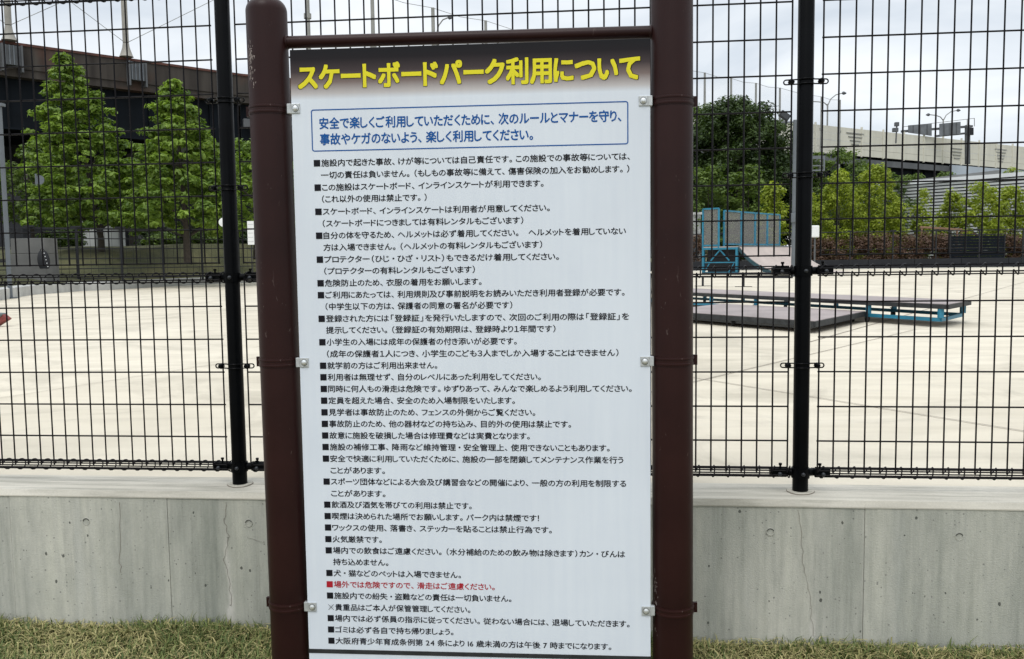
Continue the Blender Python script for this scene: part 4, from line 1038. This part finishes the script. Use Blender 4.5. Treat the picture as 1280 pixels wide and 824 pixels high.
# floodlight pole behind the right fence post
p0, p1 = P(992, 305, 34), P(997.5, 150, 34)
fp = thing('floodlight_pole', 'light grey pole with black floodlight and steel step frame behind the fence post', 'floodlight', (p0.x, p0.y, PZ)); ht = p1.z-PZ
obj('shaft', MB().tube([(0,0,0), (0,0,ht*.5), (0,0,ht)], [.085, .078, .07], 16), 'grey_light', fp, True)
ax = P(977, 152.5, 34).x-p0.x
obj('arm', MB().bar((.1, 0, ht-.08), (ax, 0, ht-.08), .05, .05), 'grey_light', fp)
hd = MB(); hx = P(980.5, 145, 34); hx = Vector((hx.x-p0.x, 0, hx.z-PZ))
obj('lamp_head', hd.box(-.20, .20, -.10, .06, -.13, .13), 'near_black', fp, bevel=.02, loc=tuple(hx)).rotation_euler = (0, math.radians(35), 0)
lg = obj('lamp_glass', MB().box(-.16, .16, -.11, -.101, -.09, .09), 'lamp_glass', fp, loc=tuple(hx)); lg.rotation_euler = (0, math.radians(35), 0)
obj('bracket', MB().bar(hx+Vector((.06,0,-.12)), hx+Vector((.06,0,-.34)), .05), 'near_black', fp)
sx0, sx1 = P(1000, 200, 34).x-p0.x, P(1031, 200, 34).x-p0.x; zt4, zb4 = P(1010, 195, 34).z-PZ, P(1010, 214, 34).z-PZ
mb = MB().box(sx1-.05, sx1, -.03, .03, zb4, zt4)
obj('step_frame', mb.box(.08, sx1-.05, -.03, .03, zt4-.12, zt4).box(.08, sx1-.05, -.02, .02, zb4, zb4+.05).box(.08, sx1-.05, -.02, .02, zb4+.18, zb4+.22), 'grey_light', fp)
obj('junction_box', MB().box(-.14, .10, -.16, -.08, ht*.35, ht*.35+.35), 'grey_light', fp, bevel=.01)

# slatted building
D1, D2 = 70, 62
A, B = P(1000, 240, D1), P(1420, 210, D2)
tl_, tr_ = P(1110, 232, D1-(1110-1000)/420*8), P(1270, 220, D1-(1270-1000)/420*8)
sb = thing('slatted_building', 'long grey building with white horizontal slatted wall behind the young trees', 'building', (A.x, A.y, PZ-.03))
dr = Vector((B.x-A.x, B.y-A.y, 0)); hA = P(1000, 240.5, D1).z-PZ; hB = P(1420, 208.5, D2).z-PZ
N_ = dr.normalized(); back_ = Vector((-N_.y, N_.x, 0))*9
obj('wall', MB().hexa([(0,0,0), dr, dr+back_, back_], [(0,0,hA), dr+Vector((0,0,hB)), dr+back_+Vector((0,0,hB)), back_+Vector((0,0,hA))]), 'slat_gap', sb)
nsl = 26
for k in range(nsl):
    f0, f1 = k/nsl, (k+.58)/nsl; q = Vector((N_.y, -N_.x, 0))
    lo = [q*.02+Vector((0,0,hA*f0)), q*.02+dr+Vector((0,0,hB*f0)), q*.10+dr+Vector((0,0,hB*f0)), q*.10+Vector((0,0,hA*f0))]
    up = [q*.02+Vector((0,0,hA*f1)), q*.02+dr+Vector((0,0,hB*f1)), q*.14+dr+Vector((0,0,hB*f1)), q*.14+Vector((0,0,hA*f1))]
    obj('slat', MB().hexa([lo[3], lo[2], lo[1], lo[0]], [up[3], up[2], up[1], up[0]]), 'slat', sb)
obj('roof_edge', MB().bar(Vector((0,0,hA+.12))+q*.1, dr+Vector((0,0,hB+.12))+q*.1, .3, .28), 'slat', sb)
g_ = Vector((0,0,1)); 
r0, r1 = P(1128, 226, 72), P(1250, 212, 70)
up_ = MB().hexa([Vector((r0.x, r0.y, hA-.3))-Vector((A.x,A.y,0)), Vector((r1.x, r1.y, hA-.3))-Vector((A.x,A.y,0)), Vector((r1.x, r1.y+6, hA-.3))-Vector((A.x,A.y,0)), Vector((r0.x, r0.y+6, hA-.3))-Vector((A.x,A.y,0))],
                [Vector((r0.x-A.x, r0.y-A.y, r0.z-PZ)), Vector((r1.x-A.x, r1.y-A.y, r1.z-PZ)), Vector((r1.x-A.x, r1.y+6-A.y, r1.z-PZ)), Vector((r0.x-A.x, r0.y+6-A.y, r0.z-PZ))])
obj('upper_roof', up_, 'roof_grey', sb)

# ------------------------------------------------------------------ viaduct
Hh = 14.0
def vp(px, hpx): d_ = Hh*F/hpx; q = P(px, 300, d_); return Vector((q.x, q.y, 0))
VP = [vp(0, 277), vp(310, 231), vp(985, 164.5), vp(1280, 129.5)]
VP = [VP[0]+(VP[0]-VP[1]).normalized()*40]+VP+[VP[-1]+(VP[-1]-VP[-2]).normalized()*120]
VT = EYE+Hh
via = thing('viaduct', 'elevated expressway viaduct with dark steel girders crossing behind the trees', 'bridge', (VP[1].x, VP[1].y, PZ-.03)); vo_ = Vector((VP[1].x, VP[1].y, PZ-.03))
def nrm2(a, b): t = (b-a).normalized(); return Vector((t.y, -t.x, 0))      # toward the camera side
def ribbon(mat, name, d0, d1, z0, z1, i0=0, i1=5, parent=via):
    mb = MB()
    for i in range(i0, i1):
        a, b = VP[i], VP[i+1]; n_ = nrm2(a, b)
        q = [a+n_*d0, b+n_*d0, b+n_*d1, a+n_*d1]
        mb.hexa([p-vo_+Vector((0,0,z0+vo_.z)) for p in q], [p-vo_+Vector((0,0,z1+vo_.z)) for p in q])
    return obj(name, mb, mat, parent)
ZB = VT-1.6
ribbon('fascia', 'parapet', -.02, -.35, ZB-vo_.z, VT-.16-vo_.z, 0, 3)
ribbon('rust', 'parapet_rail', .05, -.4, VT-.16-vo_.z, VT-vo_.z, 0, 3)
ribbon('fascia', 'deck_slab', -.1, -18, ZB-.5-vo_.z, ZB-.01-vo_.z)
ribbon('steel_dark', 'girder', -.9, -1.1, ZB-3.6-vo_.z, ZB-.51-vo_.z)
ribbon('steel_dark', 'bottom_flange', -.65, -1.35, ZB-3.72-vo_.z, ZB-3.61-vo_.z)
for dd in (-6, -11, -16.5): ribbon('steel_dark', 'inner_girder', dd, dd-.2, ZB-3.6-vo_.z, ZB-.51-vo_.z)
ribbon('fascia', 'far_parapet', -17.7, -18, ZB-vo_.z, VT-.3-vo_.z)
stf = MB().box(-.04, .04, -.16, 0, 0, 3.0).mesh('stiffener', M['steel_dark']); pst = MB().box(-.12, .12, -.1, 0, 0, 1.4).mesh('parapet_rib', M['fascia'])
for i in range(1, 4):
    a, b = VP[i], VP[i+1]; L = (b-a).length; n_ = nrm2(a, b); ang = math.atan2((b-a).y, (b-a).x)
    for k in range(int(L/2.2)):
        p = a+(b-a)*((k+.5)*2.2/L)+n_*-.89; link('stiffener', stf, via, (p.x-vo_.x, p.y-vo_.y, ZB-3.55-vo_.z), ang)
# columns
for i, f_ in ((0, .3), (1, -.15), (1, .75), (2, .2), (2, .6), (3, .05), (3, .55), (4, .1)):
    a, b = VP[i], VP[i+1]; n_ = nrm2(a, b); p = a+(b-a)*f_-n_*9; ang = math.atan2((b-a).y, (b-a).x)
    co = obj('column', MB().box(-1.3, 1.3, -1.5, 1.5, 0, ZB-5.6-vo_.z), 'block', via, loc=(p.x-vo_.x, p.y-vo_.y, 0), rz=ang)
    obj('column_head', MB().prism_x([(-8, ZB-3.75-vo_.z), (8, ZB-3.75-vo_.z), (7, ZB-4.8-vo_.z), (2, ZB-5.6-vo_.z), (-2, ZB-5.6-vo_.z), (-7, ZB-4.8-vo_.z)], -1.2, 1.2), 'block', co)
# brackets under the masts
for px in (22, 165):
    f_ = (px/310); a = VP[1]+(VP[2]-VP[1])*f_; n_ = nrm2(VP[1], VP[2]); ang = math.atan2((VP[2]-VP[1]).y, (VP[2]-VP[1]).x)
    br = obj('mast_bracket', MB().box(-.55, .55, -.45, -.02, ZB+.1-vo_.z, VT-.3-vo_.z).box(-.6, -.5, -.55, -.02, ZB-.3-vo_.z, VT-.25-vo_.z).box(.5, .6, -.55, -.02, ZB-.3-vo_.z, VT-.25-vo_.z), 'grey_dark', via, loc=(a.x-vo_.x, a.y-vo_.y, 0), rz=ang)
    for k in range(4): obj('bracket_rib', MB().box(-.42+k*.24, -.36+k*.24, -.53, -.455, ZB+.1-vo_.z, VT-.3-vo_.z), 'grey_light', br)
# beige sound barrier on the right stretch: panel by panel
bar = thing('sound_barrier', 'beige panelled sound barrier along the viaduct on the right', 'barrier', (VP[3].x, VP[3].y, PZ-.03)); bo_ = Vector((VP[3].x, VP[3].y, PZ-.03))
np_ = 0
for i in (2, 3, 4):
    a, b = VP[i], VP[i+1]; L = (b-a).length; n_ = nrm2(a, b); ang = math.atan2((b-a).y, (b-a).x); K = round(L/4); st = L/K
    for k in range(K):
        if (i == 2 and k < K*.6) or np_ > 75: continue
        np_ += 1; p = a+(b-a)*(k*st/L)+n_*.12; mb = MB(); hbar = 3.25 if i == 2 else 3.0
        for j in range(4):
            z0 = VT-hbar+j*hbar/4; mb.box(.06, st-.06, -.10+.02*(j % 2), 0, z0-bo_.z+.01, z0+hbar/4-bo_.z-.02)
        obj('barrier_panel', mb, 'barrier', bar, loc=(p.x-bo_.x, p.y-bo_.y, 0), rz=ang)
        obj('barrier_post', MB().box(-.08, .08, -.16, .02, VT-hbar-bo_.z-.1, VT-bo_.z+.22), 'barrier', bar, loc=(p.x-bo_.x, p.y-bo_.y, 0), rz=ang)
ribbon('grey_dark', 'barrier_footing', .12, -.3, ZB-1.75-vo_.z-.6, ZB-1.68-vo_.z, 2, 5)
pa_, pb_ = VP[3]+(VP[4]-VP[3])*.62, VP[5]; n_ = nrm2(pa_, pb_); q = [pa_+n_*.3, pb_+n_*.3, pb_+n_*.05, pa_+n_*.05]
obj('service_duct', MB().hexa([p-vo_+Vector((0,0,VT-4.3)) for p in q], [p-vo_+Vector((0,0,VT-3.15)) for p in q]), 'pale_blue', via)
# dark chevron bars on the barrier
def bars(px, py, cnt, w0, dw, gap):
    for k in range(cnt):
        x_ = px; yy_ = py+k*gap; 
        # find the point on the barrier plane
        best = None
        for i in (2, 3, 4):
            a, b = VP[i], VP[i+1]; n_ = nrm2(a, b); a2 = a+n_*.24; D = ray(x_, yy_); O = Vector((0,0,EYE))
            t = (a2-O).dot(n_)/D.dot(n_); q = O+D*t; s_ = (Vector((q.x, q.y, 0))-a2).dot((b-a).normalized())
            if -1 <= s_ <= (b-a).length+1 and t > 0: best = (q, math.atan2((b-a).y, (b-a).x)); break
        if best:
            q, ang = best; hw_ = (w0-k*dw)/2*q.y/F*1.35
            obj('marking_bar', MB().box(-hw_, hw_, -.05, .02, -.055, .055), 'pole_grey', bar, loc=(q.x-bo_.x, q.y-bo_.y, q.z-bo_.z), rz=ang)
bars(1069, 167, 4, 25, 5, 4.6); bars(1196, 186, 4, 17, 2.5, 4); bars(1251, 187, 5, 19, 3, 3.8)

# ------------------------------------------------------------------ net poles, nets and cables
def netpole(px, top_px, Y, base_z, lb, r=.16, mat='pole_grey', group='tall poles of the safety net'):
    q = P(px, top_px, Y); t = thing('net_pole', lb, 'pole', (q.x, q.y, base_z), 0, group); h = q.z-base_z
    obj('shaft', MB().tube([(0,0,0), (0,0,h)], [r*1.25, r*.8], 10), mat, t, True)
    for k in range(3): obj('collar', MB().lathe([(r*1.4, 0), (r*1.4, .25)], 10, (0,0,h*(.3+.25*k))), mat, t, True)
    return t, q
def mast(px, f_, lb):
    a = VP[1]+(VP[2]-VP[1])*f_+nrm2(VP[1], VP[2])*.2; b = Vector((a.x, a.y, VT+.02)); D = b
    t = thing('net_mast', lb, 'mast', b, 0, 'cream masts on the viaduct parapet')
    obj('pedestal', MB().lathe([(.46, 0), (.40, .12), (.24, .6), (.20, .9)], 14), 'mast', t, True)
    obj('shaft', MB().tube([(0,0,.95), (0,0,22)], [.2, .15], 12), 'mast', t, True)
    for k in range(4): obj('ring', MB().lathe([(.24, 0), (.26, .12), (.24, .24)], 12, (0,0,4+k*4.5)), 'mast', t, True)
    g = obj('guy_wires', MB().tube([(0,0,.9), (9.5,8.5,9)], .02, 4).tube([(0,0,.9), (-9.5,-8.5,9)], .02, 4).tube([(0,0,18), (9.5,8.5,9)], .02, 4).tube([(0,0,18), (-9.5,-8.5,9)], .02, 4), 'pole_grey', t)
    return t
mast(20, 22/310*.95, 'cream mast with flared foot on the viaduct at far left'); mast(162, 165/310*.93, 'cream mast with flared foot above the first conical tree')
tops = []
data = [(382,-60,'olive net pole just right of the left brown post'),(465,-10,'tall net pole above the left half of the notice board'),(541,10,'net pole with top just above the crossbar, beside the street lamp'),(607,26,'net pole with low top above the middle of the crossbar'),
        (672,42,'net pole behind the crossbar, left of its middle'),(731,55,'net pole hidden behind the notice board header'),(786,68,'net pole hidden near the right end of the notice board'),(836,80,'net pole behind the right brown post'),
        (881,91,'net pole rising from the olive tree right of the brown post'),(914,98,'net pole above the huge dark tree, left one'),(945,104,'net pole above the huge dark tree, right one'),(975,110,'net pole rising behind the small floodlight'),(1027,121,'net pole just right of the right fence post, before the barrier'),(1050,125,'last net pole in front of the beige barrier')]
for i, (px, ty, lb) in enumerate(data):
    hpx = 322-ty-(px-640)*.0133; Y = 30*F/hpx*.55       # 12.6 m poles standing nearer than the viaduct
    t, q = netpole(px, ty, Y, PZ-.03, lb, .12 if px > 600 else .14); tops.append(q)
nc = thing('net_cables', 'thin cables and fine net strung between the tall poles', 'net', tops[0])
for a, b in zip(tops[:-1], tops[1:]):
    a, b = a-tops[0], b-tops[0]; obj('cable', MB().tube([a, (a+b)/2-Vector((0,0,.15)), b], .018, 4), 'pole_grey', nc)
for a, b in zip(tops[7:-1], tops[8:]):
    a, b = a-tops[0], b-tops[0]; n_ = Vector((.004, -.004, 0)); za, zb_ = -7.5, -7.5
    obj('net_sheet', MB().hexa([a+Vector((0,0,za))-n_, b+Vector((0,0,zb_))-n_, b+Vector((0,0,zb_))+n_, a+Vector((0,0,za))+n_], [a-n_, b-n_, b+n_-Vector((0,0,.01)), a+n_]), 'net', nc)

# highway lamps and gantry
def lamp(px, ptop, pbase, Y, arms, lb):
    b, tp = P(px, pbase, Y), P(px, ptop, Y); t = thing('street_lamp', lb, 'street lamp', b, 0); h = tp.z-b.z
    obj('pole', MB().tube([(0,0,0), (0,0,h)], .09, 8), 'pole_grey', t, True)
    for ax_, ay_ in arms:
        e_ = P(ax_, ay_, Y)-b
        obj('arm', MB().tube([(0,0,h-.2), (e_.x*.18, 0, h+(e_.z-h)*.45), (e_.x*.5, 0, h+(e_.z-h)*.85), (e_.x*.9, 0, e_.z)], .06, 6), 'pole_grey', t, True)
        s_ = 1 if e_.x > 0 else -1
        obj('lamp_head', MB().tube([(e_.x*.86, 0, e_.z-.02), (e_.x*.93, 0, e_.z), (e_.x, 0, e_.z), (e_.x+s_*.25, 0, e_.z-.02)], [.05, .17, .19, .06], 8), 'grey_dark', t, True)
lamp(1034, 130, 165, 98, [(1055,116.5),(1012,127)], 'twin arm street lamp right of the fence post, above the barrier')
lamp(1178.5, 149, 175, 112, [(1198,138),(1160,143.5)], 'twin arm street lamp above the road signs')
lamp(546, 40, 70, 80, [(562,22)], 'single arm street lamp just above the crossbar')
Y = 106; b = P(1211, 205, Y); gn = thing('sign_gantry', 'steel gantry carrying two road signs seen from behind', 'gantry', b)
g = lambda x, y: P(x, y, Y)-b
obj('gantry_post', MB().bar((0,.3,0), g(1211,156)+Vector((0,.3,0)), .45), 'grey_dark', gn)
obj('gantry_beam', MB().bar(g(1128,164)+Vector((0,.3,0)), g(1217,157.5)+Vector((0,.3,0)), .3, .25).bar(g(1170,170)+Vector((0,.3,0)), g(1212,166)+Vector((0,.3,0)), .22, .22), 'grey_dark', gn)
obj('walkway_rail', MB().bar(g(1130,158.5), g(1218,148), .06).bar(g(1218,148), g(1218,158), .06).bar(g(1209,149), g(1209,158), .06), 'pole_grey', gn)
for k, c4 in enumerate((((1135,157),(1164,154.5),(1164,170),(1135,166)), ((1174,155),(1200,152.5),(1200,167.5),(1174,170.5)))):
    q = [g(*c) for c in c4]; o_ = obj('sign_back', MB().hexa([v+Vector((0,-.15,0)) for v in (q[3], q[2])]+[v+Vector((0,0,0)) for v in (q[2], q[3])], [v+Vector((0,-.15,0)) for v in (q[0], q[1])]+[q[1], q[0]]), 'sign_back', gn)
    for f_ in (.2, .5, .8): 
        lo_, hi_ = q[3]+(q[2]-q[3])*f_, q[0]+(q[1]-q[0])*f_; obj('stiffening_rib', MB().bar(lo_+Vector((0,-.2,.05)), hi_+Vector((0,-.2,-.05)), .07), 'grey_dark', o_)
obj('control_box', MB().hexa([g(1210,169)+Vector((0,-.2,0)), g(1216,169)+Vector((0,-.2,0)), g(1216,169)+Vector((0,.1,0)), g(1210,169)+Vector((0,.1,0))], [g(1210,160)+Vector((0,-.2,0)), g(1216,160)+Vector((0,-.2,0)), g(1216,160)+Vector((0,.1,0)), g(1210,160)+Vector((0,.1,0))]), 'near_black', gn)
b = P(1120, 168, 100); cm = thing('traffic_camera', 'small dark traffic camera standing on the barrier', 'camera', b); g = lambda x, y: P(x, y, 100)-b
obj('stem', MB().bar((0,0,-1), g(1121,157), .12), 'grey_dark', cm); obj('head', MB().box(-.2, .25, -.2, .2, .0, .45), 'grey_dark', cm, loc=tuple(g(1120.5,158)), bevel=.05); obj('lower_head', MB().box(-.3, .3, -.2, .2, -.1, .35), 'grey_dark', cm, loc=tuple(g(1119,164)), bevel=.05)

# near-black backdrop added to stand for the shade under the viaduct; shed at left
a = P(-140, 300, 62); dk = thing('shade_backdrop', 'long dark hoarding added as the shade under the viaduct', 'backdrop', (a.x, a.y, PZ-.03)); b_ = P(700, 300, 92)-a; b_.z = 0
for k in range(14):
    p, q = b_*(k/14), b_*((k+.9992)/14); obj('shade_panel', MB().bar(p+Vector((0,0,4.9)), q+Vector((0,0,4.9)), .1, 9.8), 'near_black', dk)
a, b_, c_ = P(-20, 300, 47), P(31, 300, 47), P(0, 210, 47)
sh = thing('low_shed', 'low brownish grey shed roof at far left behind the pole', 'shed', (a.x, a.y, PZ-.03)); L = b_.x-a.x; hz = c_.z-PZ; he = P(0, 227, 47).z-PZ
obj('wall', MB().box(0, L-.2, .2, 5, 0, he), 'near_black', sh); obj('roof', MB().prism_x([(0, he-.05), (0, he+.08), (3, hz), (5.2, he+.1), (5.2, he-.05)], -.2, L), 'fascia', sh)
